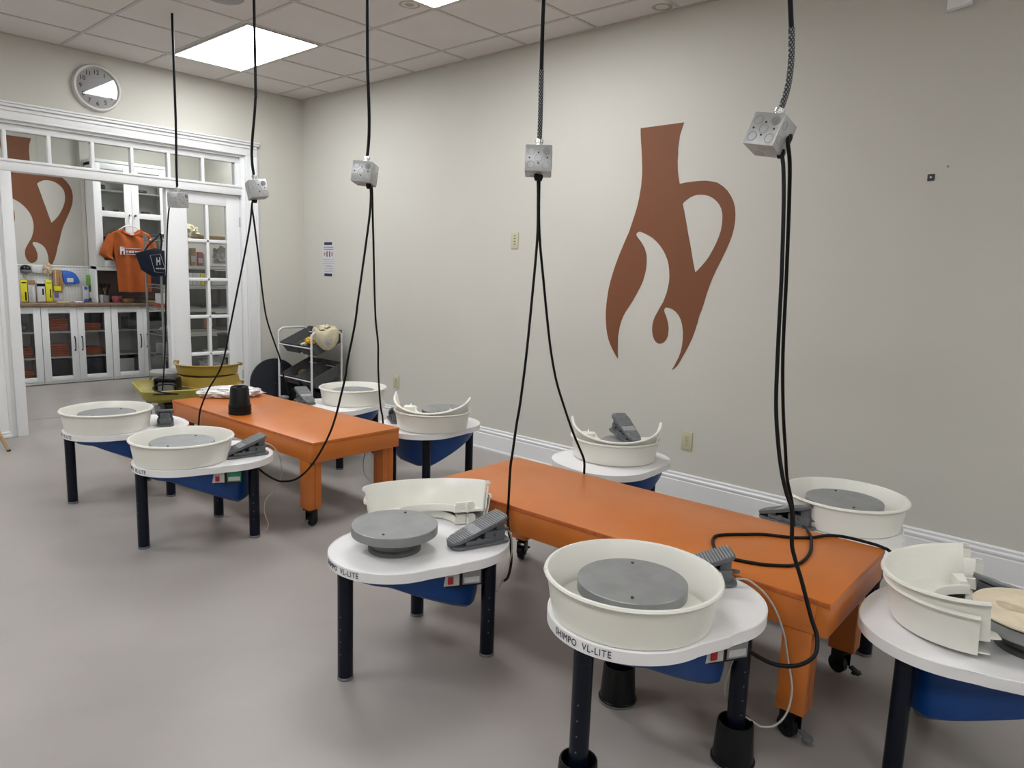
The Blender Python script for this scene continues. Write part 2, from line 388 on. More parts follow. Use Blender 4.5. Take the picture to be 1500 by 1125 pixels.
# walls
bm = nb(); bx(bm, 0, .12, -9.6, 0.12, 0, H + .05); struct('wall_right', bm, M['wall'], 0)
bm = nb(); bx(bm, -.60, 0, 0, .12, 0, H); bx(bm, -6.5, -.60, 0, .12, 2.42, H)
bx(bm, -6.5, -4.2, 0, .12, 0, 2.42); struct('wall_back', bm, M['wall'], 0)
bm = nb(); bx(bm, -6.62, -6.5, -9.6, 3.1, 0, H + .05); struct('wall_left', bm, M['wall'], 0)
bm = nb(); bx(bm, -6.62, .12, -9.72, -9.6, 0, H + .05); struct('wall_front', bm, M['wall'], 0)
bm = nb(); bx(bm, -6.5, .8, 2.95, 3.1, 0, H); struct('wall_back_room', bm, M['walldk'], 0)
bm = nb(); bx(bm, .35, .8, .12, 2.95, 0, H); struct('wall_back_room_side', bm, M['wall'], 0)
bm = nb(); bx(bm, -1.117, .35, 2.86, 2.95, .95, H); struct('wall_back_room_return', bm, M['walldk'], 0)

# baseboards: extruded moulding profile
def baseboard(name, p0, p1, nrm):
    pr = [(0, 0), (.020, 0), (.020, .012), (.016, .020), (.016, .128), (.013, .132), (.013, .140), (.017, .144), (.017, .153), (.010, .160), (.010, .168), (.012, .172), (.008, .180), (0, .180)]
    b = nb(); A = []; B = []
    for d, z in pr:
        A.append(b.verts.new((p0[0] + nrm[0] * d, p0[1] + nrm[1] * d, z))); B.append(b.verts.new((p1[0] + nrm[0] * d, p1[1] + nrm[1] * d, z)))
    for i in range(len(pr) - 1): b.faces.new((A[i], A[i + 1], B[i + 1], B[i]))
    b.faces.new(A); b.faces.new(B[::-1]); struct(name, b, M['trim'], 20)
baseboard('baseboard_right', (0, -9.6), (0, 0), (-1, 0))
baseboard('baseboard_back', (-.5, 0), (-.021, 0), (0, -1))
baseboard('baseboard_left', (-6.5, -9.6), (-6.5, 0), (1, 0))

# casing round the big opening (head + right leg), with stepped mouldings
bm = nb()
bx(bm, -4.3, -.505, -.022, 0, 2.405, 2.50, .003)
bx(bm, -4.3, -.495, -.040, 0, 2.50, 2.520, .004)
bx(bm, -4.3, -.488, -.050, 0, 2.520, 2.535, .004)
bx(bm, -4.3, -.520, -.032, -.022, 2.470, 2.486, .003)
bx(bm, -4.3, -.610, -.030, -.018, 2.405, 2.420, .004)
struct('trim_1', bm, M['trim'], 25)
bm = nb()
bx(bm, -.625, -.505, -.022, 0, 0, 2.405, .003)
bx(bm, -.530, -.507, -.034, -.022, 0, 2.405, .004)
bx(bm, -.625, -.605, -.030, -.018, 0, 2.405, .004)
struct('trim_2', bm, M['trim'], 25)
# frame inside the opening: head, transom bar, right jamb
bm = nb()
bx(bm, -4.2, -.60, .0, .12, 2.385, 2.42); bx(bm, -4.2, -.66, .03, .10, 2.335, 2.385, .004)
bx(bm, -.66, -.60, .0, .12, 0, 2.385, .003)
bx(bm, -.70, -.66, .03, .10, 2.125, 2.335, .003)
bx(bm, -4.2, -.66, -.008, .115, 2.038, 2.125, .004)
bx(bm, -4.2, -.66, -.016, -.006, 2.105, 2.125, .003)
struct('trim_3', bm, M['trim'], 25)
# transom light: muntins and panes
bm = nb()
mx_ = [-.742 - .0 + .04] + [-1.003, -1.303, -1.605, -1.906, -2.214, -2.506, -2.81, -3.11, -3.41, -3.71, -4.01]
for x in mx_[1:]: bx(bm, x - .013, x + .013, .03, .085, 2.125, 2.337, .004)
tw = struct('window_1', bm, M['trim'], 25)
bm = nb(); bx(bm, -4.2, -.70, .055, .059, 2.125, 2.335); g = obj('glass_pane', bm, M['glass'], tw, 0)

# left post of the doorway with its mouldings, and the closed white panel left of it
bm = nb()
bx(bm, -2.560, -2.487, -.004, .115, 0, 2.038, .004)
bx(bm, -2.585, -2.560, .018, .10, 0, 2.038, .003)
bx(bm, -2.612, -2.585, .004, .10, 0, 2.038, .006)
struct('trim_4', bm, M['trim'], 25)
bm = nb()
bx(bm, -3.6, -2.612, .012, .07, 0, 2.038); bx(bm, -3.6, -2.60, -.012, .012, 0, .030, .008)
bx(bm, -3.6, -2.606, -.003, .012, .030, .050, .006)
struct('trim_5', bm, M['trim'], 25)
bm = nb(); bx(bm, -4.2, -3.6, .0, .12, 0, 2.038); struct('trim_6', bm, M['trim'], 25)

# French door leaf, two by five panes
bm = nb()
y0, y1 = .035, .080
bx(bm, -1.325, -1.160, y0, y1, .01, 2.035, .004); bx(bm, -.793, -.662, y0, y1, .01, 2.035, .004)
bx(bm, -1.16, -.793, y0, y1, 1.928, 2.035, .003); bx(bm, -1.16, -.793, y0, y1, .01, .235, .003)
bx(bm, -.990, -.962, y0 - .002, y1 + .002, .235, 1.928, .006)
for z in (1.602, 1.253, .911, .565): bx(bm, -1.16, -.793, y0 - .002, y1 + .002, z - .015, z + .015, .006)
bx(bm, -1.345, -1.318, .02, .095, .01, 2.035, .005)
door = struct('door_1', bm, M['trim'], 25)
bm = nb(); bx(bm, -1.16, -.793, .056, .060, .235, 1.928); obj('glass_pane', bm, M['glass'], door, 0)
bm = nb()
for z in (1.75, .30):
    bx(bm, -.672, -.660, y0 - .008, y0, z, z + .09, .002)
obj('hinge', bm, M['galv'], door)

# floor seam at the doorway of the back room
bm = nb(); bx(bm, -2.48, -1.75, .62, .632, 0, .0015); struct('trim_7', bm, M['galvdk'], 0)

# ------------------------------------------------------------------ ceiling lights
def troffer(x0, y0, label):
    t = thing('ceiling_light', label, 'light', (x0 - TX / 2, y0 - TY, H), 0, 'recessed ceiling light panels')
    a, b = TX / 2 - .012, TY - .012
    bm = nb()
    bx(bm, -a, a, -b, -b + .018, -.010, .0); bx(bm, -a, a, b - .018, b, -.010, .0)
    bx(bm, -a, -a + .018, -b + .018, b - .018, -.010, .0); bx(bm, a - .018, a, -b + .018, b - .018, -.010, .0)
    obj('frame', bm, M['tbar'], t)
    bm = nb(); bx(bm, -a + .018, a - .018, -b + .018, b - .018, -.006, -.003); obj('diffuser', bm, M['diff'], t, 0)
    return t
x1 = OX - TX
troffer(x1, OY, 'lit white ceiling panel nearest the clock wall, above the far table')
troffer(x1, OY - 4 * TY, 'lit white ceiling panel cut off by the top edge, above the wall side')
troffer(x1, OY - 12 * TY, 'lit white ceiling panel over the room front, out of view')
x2 = OX - 6 * TX
for j, nm in ((0, 'back'), (4, 'middle'), (8, 'near'), (12, 'front')):
    troffer(x2, OY - j * TY, 'lit white ceiling panel in the left row, %s of the room, out of view' % nm)
# unseen panels added to light the back room
for x in (-2.6, -.35):
    troffer(x + TX / 2, 1.6 + TY, 'unseen lit ceiling panel added inside the back room, %s' % ('left' if x < -1 else 'right'))

# round speaker grille, stains and screw on the ceiling
bm = nb(); lathe(bm, [(0, -.010), (.095, -.010), (.108, -.006), (.115, 0), (0, 0)], 40)
t = tag(obj('ceiling_speaker', bm, M['spk'], loc=(-1.80, -2.035, H)), 'round grey speaker grille in the ceiling, cut by the top edge', 'speaker')
bm = nb(); lathe(bm, [(.052, -.0005), (.060, -.0008), (.066, -.0005)], 32); lathe(bm, [(0, -.0006), (.030, -.0004)], 20)
struct('trim_8', bm, M['stain'], 0).location = (-1.03, -2.871, H)
bm = nb(); lathe(bm, [(.040, -.0005), (.055, -.0009), (.062, -.0005)], 32)
struct('trim_9', bm, M['stain'], 0).location = (-.085, -4.085, H)

# ------------------------------------------------------------------ jug-and-flame mural
VO = [(3.929,2.349),(4.086,2.350),(4.238,2.351),(4.225,2.309),(4.215,2.278),(4.213,2.246),(4.209,2.206),(4.211,2.167),(4.211,2.123),(4.216,2.072),(4.225,2.028),(4.236,1.988),(4.276,1.993),(4.312,1.995),(4.361,1.998),(4.409,1.997),(4.452,1.990),(4.489,1.980),(4.525,1.958),(4.555,1.932),(4.578,1.902),(4.598,1.867),(4.610,1.832),(4.616,1.797),(4.618,1.756),(4.614,1.714),(4.607,1.675),(4.595,1.637),(4.580,1.597),(4.563,1.558),(4.544,1.515),(4.524,1.472),(4.504,1.423),(4.485,1.369),(4.471,1.320),(4.460,1.272),(4.448,1.229),(4.434,1.189),(4.424,1.140),(4.410,1.090),(4.395,1.043),(4.375,0.996),(4.358,0.959),(4.339,0.923),(4.325,0.894),(4.309,0.866),(4.290,0.845),(4.268,0.829),(4.285,0.859),(4.298,0.888),(4.313,0.919),(4.323,0.952),(4.330,0.992),(4.332,1.030),(4.330,1.076),(4.321,1.121),(4.309,1.154),(4.293,1.180),(4.271,1.201),(4.247,1.215),(4.227,1.222),(4.208,1.225),(4.198,1.225),(4.191,1.220),(4.186,1.212),(4.187,1.201),(4.193,1.187),(4.201,1.174),(4.212,1.150),(4.221,1.121),(4.226,1.098),(4.226,1.075),(4.225,1.050),(4.218,1.028),(4.207,1.011),(4.193,0.999),(4.180,0.993),(4.164,0.990),(4.149,0.995),(4.134,1.005),(4.122,1.023),(4.113,1.043),(4.108,1.066),(4.106,1.089),(4.108,1.118),(4.115,1.145),(4.125,1.169),(4.138,1.193),(4.155,1.225),(4.174,1.257),(4.186,1.289),(4.196,1.320),(4.203,1.354),(4.208,1.389),(4.207,1.427),(4.202,1.465),(4.196,1.495),(4.185,1.525),(4.169,1.555),(4.149,1.585),(4.126,1.612),(4.098,1.638),(4.068,1.660),(4.036,1.677),(4.008,1.689),(3.980,1.699),(3.965,1.701),(3.952,1.696),(3.945,1.690),(3.944,1.681),(3.951,1.670),(3.961,1.659),(3.978,1.643),(3.994,1.623),(4.011,1.600),(4.021,1.577),(4.031,1.551),(4.034,1.523),(4.035,1.487),(4.032,1.453),(4.025,1.422),(4.017,1.390),(4.004,1.359),(3.988,1.327),(3.968,1.291),(3.946,1.253),(3.921,1.215),(3.895,1.178),(3.878,1.145),(3.865,1.112),(3.857,1.079),(3.852,1.046),(3.848,1.009),(3.849,0.972),(3.853,0.906),(3.857,0.859),(3.842,0.875),(3.827,0.895),(3.807,0.922),(3.789,0.950),(3.773,0.981),(3.761,1.014),(3.750,1.054),(3.744,1.095),(3.739,1.136),(3.738,1.177),(3.739,1.226),(3.744,1.276),(3.750,1.325),(3.761,1.374),(3.777,1.431),(3.796,1.488),(3.816,1.541),(3.838,1.592),(3.862,1.647),(3.887,1.701),(3.902,1.746),(3.918,1.794),(3.930,1.832),(3.940,1.870),(3.948,1.908),(3.953,1.946),(3.959,1.988),(3.960,2.029),(3.961,2.067),(3.958,2.105),(3.953,2.150),(3.948,2.195),(3.943,2.233),(3.937,2.271),(3.932,2.310)]
VH = [(4.266,1.866),(4.280,1.880),(4.296,1.891),(4.315,1.903),(4.335,1.911),(4.359,1.916),(4.383,1.916),(4.413,1.913),(4.440,1.905),(4.467,1.891),(4.490,1.874),(4.510,1.853),(4.525,1.828),(4.534,1.800),(4.537,1.771),(4.537,1.736),(4.533,1.701),(4.523,1.665),(4.510,1.630),(4.492,1.591),(4.470,1.550),(4.450,1.521),(4.426,1.492),(4.404,1.468),(4.385,1.451),(4.370,1.498),(4.356,1.549),(4.340,1.611),(4.321,1.674),(4.307,1.726),(4.293,1.777),(4.280,1.822)]
# mural on the long wall: paint film a millimetre proud of the plaster
def arch(loops_shift_u, dz, fn, name, label):
    bm = nb(); tessprism(bm, [[(u + loops_shift_u, z + dz) for u, z in VO], [(u + loops_shift_u, z + dz) for u, z in VH]], fn, .0012)
    return tag(obj(name, bm, M['rust'], None, 0), label, 'mural')
arch(0, 0, lambda u, v, w: Vector((-.0004 - w, -u, v)), 'vase_mural', 'terracotta jug and flame mural painted on the long right wall')
arch(-5.80, .345, lambda u, v, w: Vector((u, 2.9496 - w, v)), 'vase_mural', 'terracotta jug and flame mural on the back room wall, seen through the doorway')

# ------------------------------------------------------------------ clock
t = thing('wall_clock', 'round white wall clock above the doorway moulding', 'clock', (-1.865, -.001, 2.753))
M4 = Rx(PI / 2)
bm = nb(); lathe(bm, [(.150, .004), (.152, .022), (.160, .034), (.170, .034), (.178, .024), (.180, .0), (.150, 0)], 64, M4=M4); obj('rim', bm, M['clockrim'], t)
bm = nb(); cyl(bm, .151, 0, .010, n=64, M4=M4); obj('face', bm, M['clockface'], t)
for h in range(1, 13):
    a = rad(90 - 30 * h); cx, cz = .118 * math.cos(a), .118 * math.sin(a); bm = nb()
    text_tris(str(h), .046, lambda u, v, w: Vector((cx + u, -.0102 - w, cz + v)), bm, bold=.0006, depth=.0008)
    obj('numeral', bm, M['inkblk'], t, 0)
def hand(name, ang, ln, wd, m, y):
    bm = nb(); a = rad(90 - ang)
    bx(bm, -.02, ln, -wd / 2, wd / 2, y, y + .0012, M4=M4 @ Rz(a)); obj(name, bm, m, t)
hand('hour_hand', 62, .075, .010, M['inkblk'], .012); hand('minute_hand', 59, .112, .007, M['inkblk'], .014); hand('second_hand', 126, .115, .0018, M['textgrey'], .016)
bm = nb(); cyl(bm, .008, .010, .019, n=20, M4=M4); obj('hub', bm, M['inkblk'], t)
bm = nb(); lathe(bm, [(0, .0225), (.151, .0215), (.151, .0225), (0, .0235)], 48, M4=M4); obj('glass', bm, M['lens'], t, 20)

# ------------------------------------------------------------------ outlets, switch plate, poster on the right wall (x = 0, facing -x)
def outlet(y, z, w, h, label, kind):
    t = thing('wall_outlet' if kind == 'o' else 'wall_switch', label, 'outlet' if kind == 'o' else 'switch plate', (-.0005, y, z))
    bm = nb(); bx(bm, -.006, 0, -w / 2, w / 2, -h / 2, h / 2, .002); obj('plate', bm, M['cream'], t)
    if kind == 'o':
        for s in (-1, 1):
            bm = nb(); lathe(bm, [(0, 0), (.0165, 0), (.0165, .003), (0, .003)], 20, M4=Tr(-.006, 0, s * .021) @ Ry(-PI / 2)); f = obj('socket', bm, M['cream'], t)
            bm = nb(); bx(bm, -.0096, -.0088, -.008, -.0055, s * .021 - .003, s * .021 + .006); bx(bm, -.0096, -.0088, .0055, .008, s * .021 - .003, s * .021 + .006)
            bx(bm, -.0096, -.0088, -.002, .002, s * .021 - .010, s * .021 - .006); obj('slots', bm, M['creamdk'], f, 0)
        bm = nb(); cyl(bm, .003, 0, .002, n=10, M4=Tr(-.006, 0, 0) @ Ry(-PI / 2)); obj('screw', bm, M['creamdk'], t)
    else:
        bm = nb()
        for k in range(4): bx(bm, -.0068, -.0058, -.012, .008, .031 - k * .020, .038 - k * .020)
        obj('slots', bm, M['creamdk'], t, 0)
outlet(-1.502, .406, .075, .118, 'ivory wall outlet behind the wheels by the bin cart', 'o')
outlet(-4.412, .394, .075, .118, 'ivory wall outlet below the mural, right of the stacked pans', 'o')
outlet(-2.882, 1.649, .072, .120, 'ivory vented plate high on the long wall, left of the mural', 's')

t = thing('poster', 'small white notice taped to the long wall near the corner', 'poster', (-.0005, -.435, 1.48))
bm = nb(); bx(bm, -.0015, 0, -.105, .105, -.15, .15); obj('sheet', bm, M['paper'], t, 0)
for s, z in ((1, .150), (-1, -.150)):
    bm = nb(); bx(bm, -.003, -.0015, -.062, .068, z - .013, z + .013); obj('tape', bm, M['tape'], t, 0)
bm = nb()
rnd = random.Random(3)
for z, wd, hh in ((.115, .085, .010), (.095, .085, .010), (-.005, .088, .004), (-.022, .082, .004), (-.040, .088, .005), (-.066, .065, .009), (-.088, .080, .004), (-.103, .078, .004), (-.118, .066, .004)):
    y = -wd
    while y < wd - .01:
        l = rnd.uniform(.008, .026); bx(bm, -.0024, -.0016, y, min(y + l, wd), z - hh / 2, z + hh / 2); y += l + .005
obj('print_lines', bm, M['textgrey'], t, 0)
bm = nb()
for y, w_, h_ in ((-.062, .014, .040), (-.022, .018, .052), (.022, .018, .052)): bx(bm, -.0024, -.0016, y - w_ / 2, y + w_ / 2, .050 - h_ / 2, .050 + h_ / 2)
obj('pictures', bm, M['textred'], t, 0)
bm = nb(); bx(bm, -.0024, -.0016, .055, .075, .035, .065); obj('picture', bm, M['textgrey'], t, 0)

# little anchor plate, plug and detector high on the wall
t = thing('wall_anchor', 'tiny dark square anchor plate high on the right wall', 'wall anchor', (-.0005, -5.621, 1.942))
bm = nb(); bx(bm, -.004, 0, -.016, .016, -.016, .016, .002); obj('plate', bm, M['pin'], t)
bm = nb(); cyl(bm, .005, .004, .010, n=12, M4=Ry(-PI / 2)); obj('screw', bm, M['galv'], t)
bm = nb(); cyl(bm, .006, 0, .003, n=12, M4=Ry(-PI / 2)); tag(obj('wall_plug', bm, M['galvdk'], loc=(-.0005, -5.689, 1.989)), 'small round plug in the right wall above the anchor plate', 'wall plug')
t = thing('motion_detector', 'white motion detector near the ceiling, cut by the top edge', 'detector', (-.0005, -5.66, 2.79))
bm = nb(); prism(bm, [(-.050, -.09), (.050, -.075), (.052, .06), (.035, .075), (-.035, .075), (-.052, .06)], 0, .045, .010, M4=Ry(-PI / 2) @ Rz(-PI / 2)); obj('body', bm, M['trim'], t)
bm = nb(); bx(bm, -.050, -.044, -.03, .03, -.03, .015, .003); obj('lens', bm, M['clockface'], t)

# ------------------------------------------------------------------ orange tables
def table(cx, cy, rot, W_, L_, label, flips):
    t = thing('work_table', label, 'table', (cx, cy, 0), rot, 'orange rolling work tables')
    a, b = W_ / 2, L_ / 2
    bm = nb(); bx(bm, -a, a, -b, b, .472, .490, .0015); obj('table_top', bm, M['orange'], t)
    bm = nb(); bx(bm, -a - .0012, -a + .0, -b + .004, b - .004, .4755, .4865); bx(bm, a, a + .0012, -b + .004, b - .004, .4755, .4865); obj('plywood_edge', bm, M['oredge'], t, 0)
    for s in (-1, 1):
        bm = nb(); bx(bm, s * a - (.038 if s > 0 else 0) + (.002 * -s), s * a + (.038 if s < 0 else 0) + (.002 * -s), -b + .04, b - .04, .378, .472, .002); obj('apron', bm, M['orange'], t)
        bm = nb(); bx(bm, -a + .002, a - .002, s * b - (.038 if s > 0 else 0) - .002 * s, s * b + (.038 if s < 0 else 0) - .002 * s, .378, .472, .002); obj('apron', bm, M['orange'], t)
    for sx in (-1, 1):
        for sy in (-1, 1):
            x0 = sx * (a - .006); x1_ = sx * (a - .044); x2_ = sx * (a - .046); x3 = sx * (a - .084); y0 = sy * (b - .045); y1_ = sy * (b - .133)
            bm = nb()
            bx(bm, min(x0, x1_), max(x0, x1_), min(y0, y1_), max(y0, y1_), .105, .378, .003)
            bx(bm, min(x2_, x3), max(x2_, x3), min(y0, y1_), max(y0, y1_), .105, .378, .003)
            lg = obj('leg', bm, M['orange'], t)
            cxl, cyl_ = sx * (a - .045), sy * (b - .089)
            A = flips.get((sx, sy), 30)
            m4 = Tr(cxl, cyl_, 0) @ Rz(rad(A))
            bm = nb(); bx(bm, -.036, .036, -.026, .026, .100, .105, .001, M4=m4); cyl(bm, .022, .086, .100, n=20, M4=m4)
            bx(bm, -.034, .020, -.021, -.017, .032, .092, .002, M4=m4); bx(bm, -.034, .020, .017, .021, .032, .092, .002, M4=m4)
            bx(bm, -.034, .020, -.021, .021, .084, .090, .002, M4=m4)
            cs = obj('caster', bm, M['black'], t)
            bm = nb(); w4 = m4 @ Tr(-.016, 0, .034) @ Rx(PI / 2); cyl(bm, .0335, -.0135, .0135, n=28, bev=.004, M4=w4); cyl(bm, .010, -.024, .024, n=12, M4=w4); obj('caster_wheel', bm, M['black'], cs)
            bm = nb(); bx(bm, .016, .058, -.012, .012, .052, .058, .002, M4=m4 @ Ry(.35)); bx(bm, .050, .066, -.018, .018, .030, .038, .002, M4=m4); obj('brake_lever', bm, M['pedal'] if (sx, sy) == (-1, -1) else M['black'], cs)
    bm = nb()
    for y in (-b + .06, -.05, b - .06, -b + .30, b - .28):
        for z in (.400, .445): cyl(bm, .0035, 0, .0012, n=8, M4=Tr(-a + .002, y, z) @ Ry(-PI / 2))
    obj('screw', bm, M['oredge'], t, 0)
    return t
table(-1.754, -2.514, rad(1.5), .592, 1.625, 'orange rolling work table at the back, holding the black pots', {(-1, -1): 200, (1, -1): 40})
table(-1.694, -5.092, rad(1.5), .600, 1.70, 'orange rolling work table nearest the camera, with cables looped on it', {(-1, -1): 250, (1, -1): 250, (1, 1): 20})

# ------------------------------------------------------------------ pottery wheels
def outline():
    r = .233; half = [(r * math.cos(rad(a)), -r * math.sin(rad(a))) for a in range(180, 94, -6)]
    half += [(-.005, -.238), (.03, -.249), (.07, -.264)]
    cx, cy, R2 = .20, -.05, .235
    half += [(cx + R2 * math.cos(rad(a)), cy + R2 * math.sin(rad(a))) for a in range(-115, -9, 7)]
    half += [(.436, -.05), (.439, 0)]
    return half + [(x, -y) for x, y in half[::-1]][1:-1]
OUT = outline(); DZ = .423

def inset(pts, d):
    n = len(pts); o = []
    for i in range(n):
        a = Vector(pts[i - 1]); b = Vector(pts[(i + 1) % n]); tg = (b - a).normalized(); nr = Vector((-tg.y, tg.x))
        q = Vector(pts[i]) + nr * d
        o.append((q.x, q.y))
    return o
# orientation check: inset must shrink
_s = 1 if max(x for x, y in inset(OUT, .01)) < .439 else -1

def make_wheel(label, loc, rz, bodymat='deck', parts_text=True):
    t = thing('pottery_wheel_table', label, 'pottery wheel', loc, rz, 'white and blue pottery wheels')
    bm = nb(); prism(bm, OUT, .388, .4205, .003)
    tube(bm, [(x, y, .4195) for x, y in inset(OUT, _s * .0035)], .0034, 6, closed=True, straight=True)
    obj('table_top', bm, M['deck'], t, 40)
    # blue housing
    def depth(x): return max(.036, min(.200, .096 + .50 * x)) - max(0, x - .27) * .4
    HO = []
    for k in range(56):
        an = -2 * PI * k / 56; cc, ss = math.cos(an), math.sin(an)
        HO.append((.075 + .258 * math.copysign(abs(cc) ** .86, cc), .216 * math.copysign(abs(ss) ** .86, ss)))
    def shr(d): return [(.082 + (x - .082) * (1 - d / .25), y * (1 - d / .216)) for x, y in HO]
    bm = nb(); rings = []
    for pts, k in ((HO, 0), (shr(.006), .75), (shr(.012), .92), (shr(.032), 1.0)):
        rings.append([bm.verts.new((x, y, .388 - depth(x) * k)) for x, y in pts])
    for A, B in zip(rings, rings[1:]):
        for i in range(len(A)): bm.faces.new((A[i], A[(i + 1) % len(A)], B[(i + 1) % len(A)], B[i]))
    bm.faces.new(rings[0]); c = bm.verts.new((.12, 0, .388 - depth(.12)))
    L_ = rings[-1]; n = len(L_)
    for i in range(n // 2):      # ladder across the underside, keeps the slope
        a, b, c2, d = L_[i], L_[(i + 1) % n], L_[-(i + 1) % n], L_[-i % n]
        vs = []
        for v in (a, b, c2, d):
            if v not in vs: vs.append(v)
        if len(vs) > 2:
            try: bm.faces.new(vs)
            except ValueError: pass
    bm.verts.remove(c)
    obj('housing', bm, M['blue'], t, 40)
    # three legs
    for x, y in ((-.203, 0), (.27, -.21), (.27, .21)):
        bm = nb(); cyl(bm, .0265, .012, .388, (x, y), 28); cyl(bm, .0269, .350, .388, (x, y), 28, .0003)
        for z in (.10, .145, .19, .235): cyl(bm, .0024, 0, .0006, n=8, M4=Tr(x, y, z) @ Rz(rad(200 if x < 0 else 235)) @ Tr(.0264, 0, 0) @ Ry(PI / 2), mi=1)
        lg = obj('leg', bm, [M['leg'], M['pedal']], t, 40)
        bm = nb(); cyl(bm, .0275, .0, .012, (x, y), 28, .002); obj('foot_cap', bm, M['legtip'], lg, 40)
    # turning head
    hb = nb(); lathe(hb, [(0, .420), (.094, .420), (.094, .432), (.090, .436), (.084, .438), (.084, .462), (.090, .466), (.090, .474), (0, .474)], 40); obj('hub', hb, M['headdk'], t, 30)
    hb = nb(); lathe(hb, [(0, .478), (.146, .478), (.1525, .482), (.1525, .511), (.1505, .513), (0, .513)], 72); wh = obj('wheel_head', hb, M['head'], t, 30)
    hb = nb()
    for a in (35, 215): cyl(hb, .0045, .513, .5165, (.118 * math.cos(rad(a)), .118 * math.sin(rad(a))), 12)
    obj('bat_pin', hb, M['pin'], wh, 30)
    # control panel and label, slanted along the waist of the housing
    m4 = Tr(.112, -.229, 0) @ Rz(rad(-27))
    bm = nb(); bx(bm, -.088, .082, -.006, .075, .322, .388, .003, M4=m4); cp = obj('control_panel', bm, M['black'], t)
    bm = nb(); bx(bm, -.070, -.004, -.011, -.006, .330, .386, .002, M4=m4); obj('switch_plate', bm, M['panelgrey'], cp)
    bm = nb(); bx(bm, -.046, -.026, -.016, -.011, .338, .364, .002, M4=m4); obj('power_switch', bm, M['red'], cp)
    bm = nb(); bx(bm, .008, .074, -.009, -.006, .330, .382, .001, M4=m4); obj('rating_label', bm, M['green'] if parts_text == 'green' else M['galvdk'], cp)
    bm = nb(); bx(bm, .014, .068, -.0098, -.009, .336, .356, 0, M4=m4); obj('label_print', bm, M['panelgrey'], cp, 0)
    # lettering round the front edge of the table top
    R_ = .2337
    def bend(u, v, w):
        a = rad(181) + u * .86 / R_; return Vector(((R_ + w) * math.cos(a), (R_ + w) * math.sin(a), .405 + v))
    bm = nb(); text_tris('SHIMPO  VL-LITE', .0265, bend, bm, bold=.0, depth=.0006, space=1.12); obj('lettering', bm, M['ink'], t, 0)
    return t

WL = [
 ('w1', (-2.571, -2.007, 0), -.049, 'white pottery wheel at the far left, its front leg left of all others'),
 ('w2', (-2.546, -2.966, 0), -.022, 'white pottery wheel beside the back table with a grey pedal and green label'),
 ('w3', (-2.514, -4.625, 0), -.046, 'white pottery wheel with bare grey head, open pan halves behind it'),
 ('w6', (-2.421, -5.555, .062), -.04, 'white pottery wheel nearest the camera, its legs raised on black pots'),
 ('w4', (-.946, -2.17, 0), 3.16, 'white pottery wheel by the bin cart at the back, along the long wall'),
 ('w5', (-.904, -3.13, 0), 2.984, 'white pottery wheel at the wall beside the right end of the back table'),
 ('w7m', (-.743, -4.451, 0), 2.942, 'white pottery wheel under the mural with a pedal lying on top'),
 ('w7', (-.938, -5.655, 0), 3.14, 'white pottery wheel at the wall behind the near end of the front table'),
 ('w8', (-1.68, -6.405, 0), 1.60, 'white pottery wheel cut by the right edge, carrying a broken plaster bat'),
]
wheels = {}
w0 = make_wheel(WL[1][3], WL[1][1], WL[1][2], parts_text='green'); wheels['w2'] = w0
wp = None
for k, loc, rz, lb in WL:
    if k == 'w2': continue
    if wp is None: wp = make_wheel(lb, loc, rz); wheels[k] = wp
    else: wheels[k] = dup(wp, loc, rz, lb)

# ------------------------------------------------------------------ splash pans
PR = [(.221, 0), (.2365, .102), (.2445, .105), (.2475, .110), (.2445, .1155), (.2375, .1165), (.2325, .112), (.2165, .009), (.120, .007), (.1165, .024), (.112, .028), (.108, .027), (.106, .020), (.106, 0)]
def half_bm(flange=True):
    bm = nb(); lathe(bm, PR, 40, PI / 2, 3 * PI / 2)
    # joint tabs at one end, locating notch at the other
    if flange:
        lathe(bm, [(.2245, .010), (.2385, .100), (.2415, .100), (.2275, .010)], 3, PI / 2 - .09, PI / 2)
        lathe(bm, [(.240, .104), (.249, .107), (.250, .112), (.246, .118), (.238, .118)], 3, PI / 2 - .07, PI / 2 + .02)
        lathe(bm, [(.125, .000), (.205, .000), (.205, .004), (.125, .004)], 3, 3 * PI / 2 - .01, 3 * PI / 2 + .14)
        lathe(bm, [(.112, .000), (.190, .000), (.190, .030), (.180, .038), (.116, .036)], 3, PI / 2 + .04, PI / 2 + .22)
        lathe(bm, [(.150, .000), (.156, .000), (.156, .034), (.150, .034)], 3, PI / 2 - .14, PI / 2 + .04)
    return bm
def full_pan(loc, rz, label):
    t = thing('splash_pan', label, 'splash pan', loc, rz, 'closed ivory splash pans')
    obj('pan_half', half_bm(False), M['pan'], t, 40)
    bm = half_bm(False)
    for v in bm.verts: v.co = Rz(PI) @ v.co
    obj('pan_half', bm, M['pan'], t, 40)
    bm = nb()
    lathe(bm, [(.2235, .012), (.2388, .100), (.2475, .106), (.2485, .1105), (.2455, .1172), (.238, .1180), (.239, .1165), (.2445, .1150), (.2472, .110), (.2445, .1048), (.2370, .1020), (.2215, .012)], 3, PI / 2 - .05, PI / 2 + .02); obj('joint_tab', bm, M['pan'], t, 40); bm = nb()
    lathe(bm, [(.2235, .030), (.2388, .100), (.2475, .106), (.2485, .1105), (.2455, .1172), (.238, .1180), (.239, .1165), (.2445, .1150), (.2472, .110), (.2445, .1048), (.2370, .1020), (.2215, .030)], 3, 3 * PI / 2 - .05, 3 * PI / 2 + .02)
    obj('joint_tab', bm, M['pan'], t, 40)
    return t
fp = full_pan((-2.571, -2.007, DZ), rad(57), 'ivory splash pan on the far left wheel')
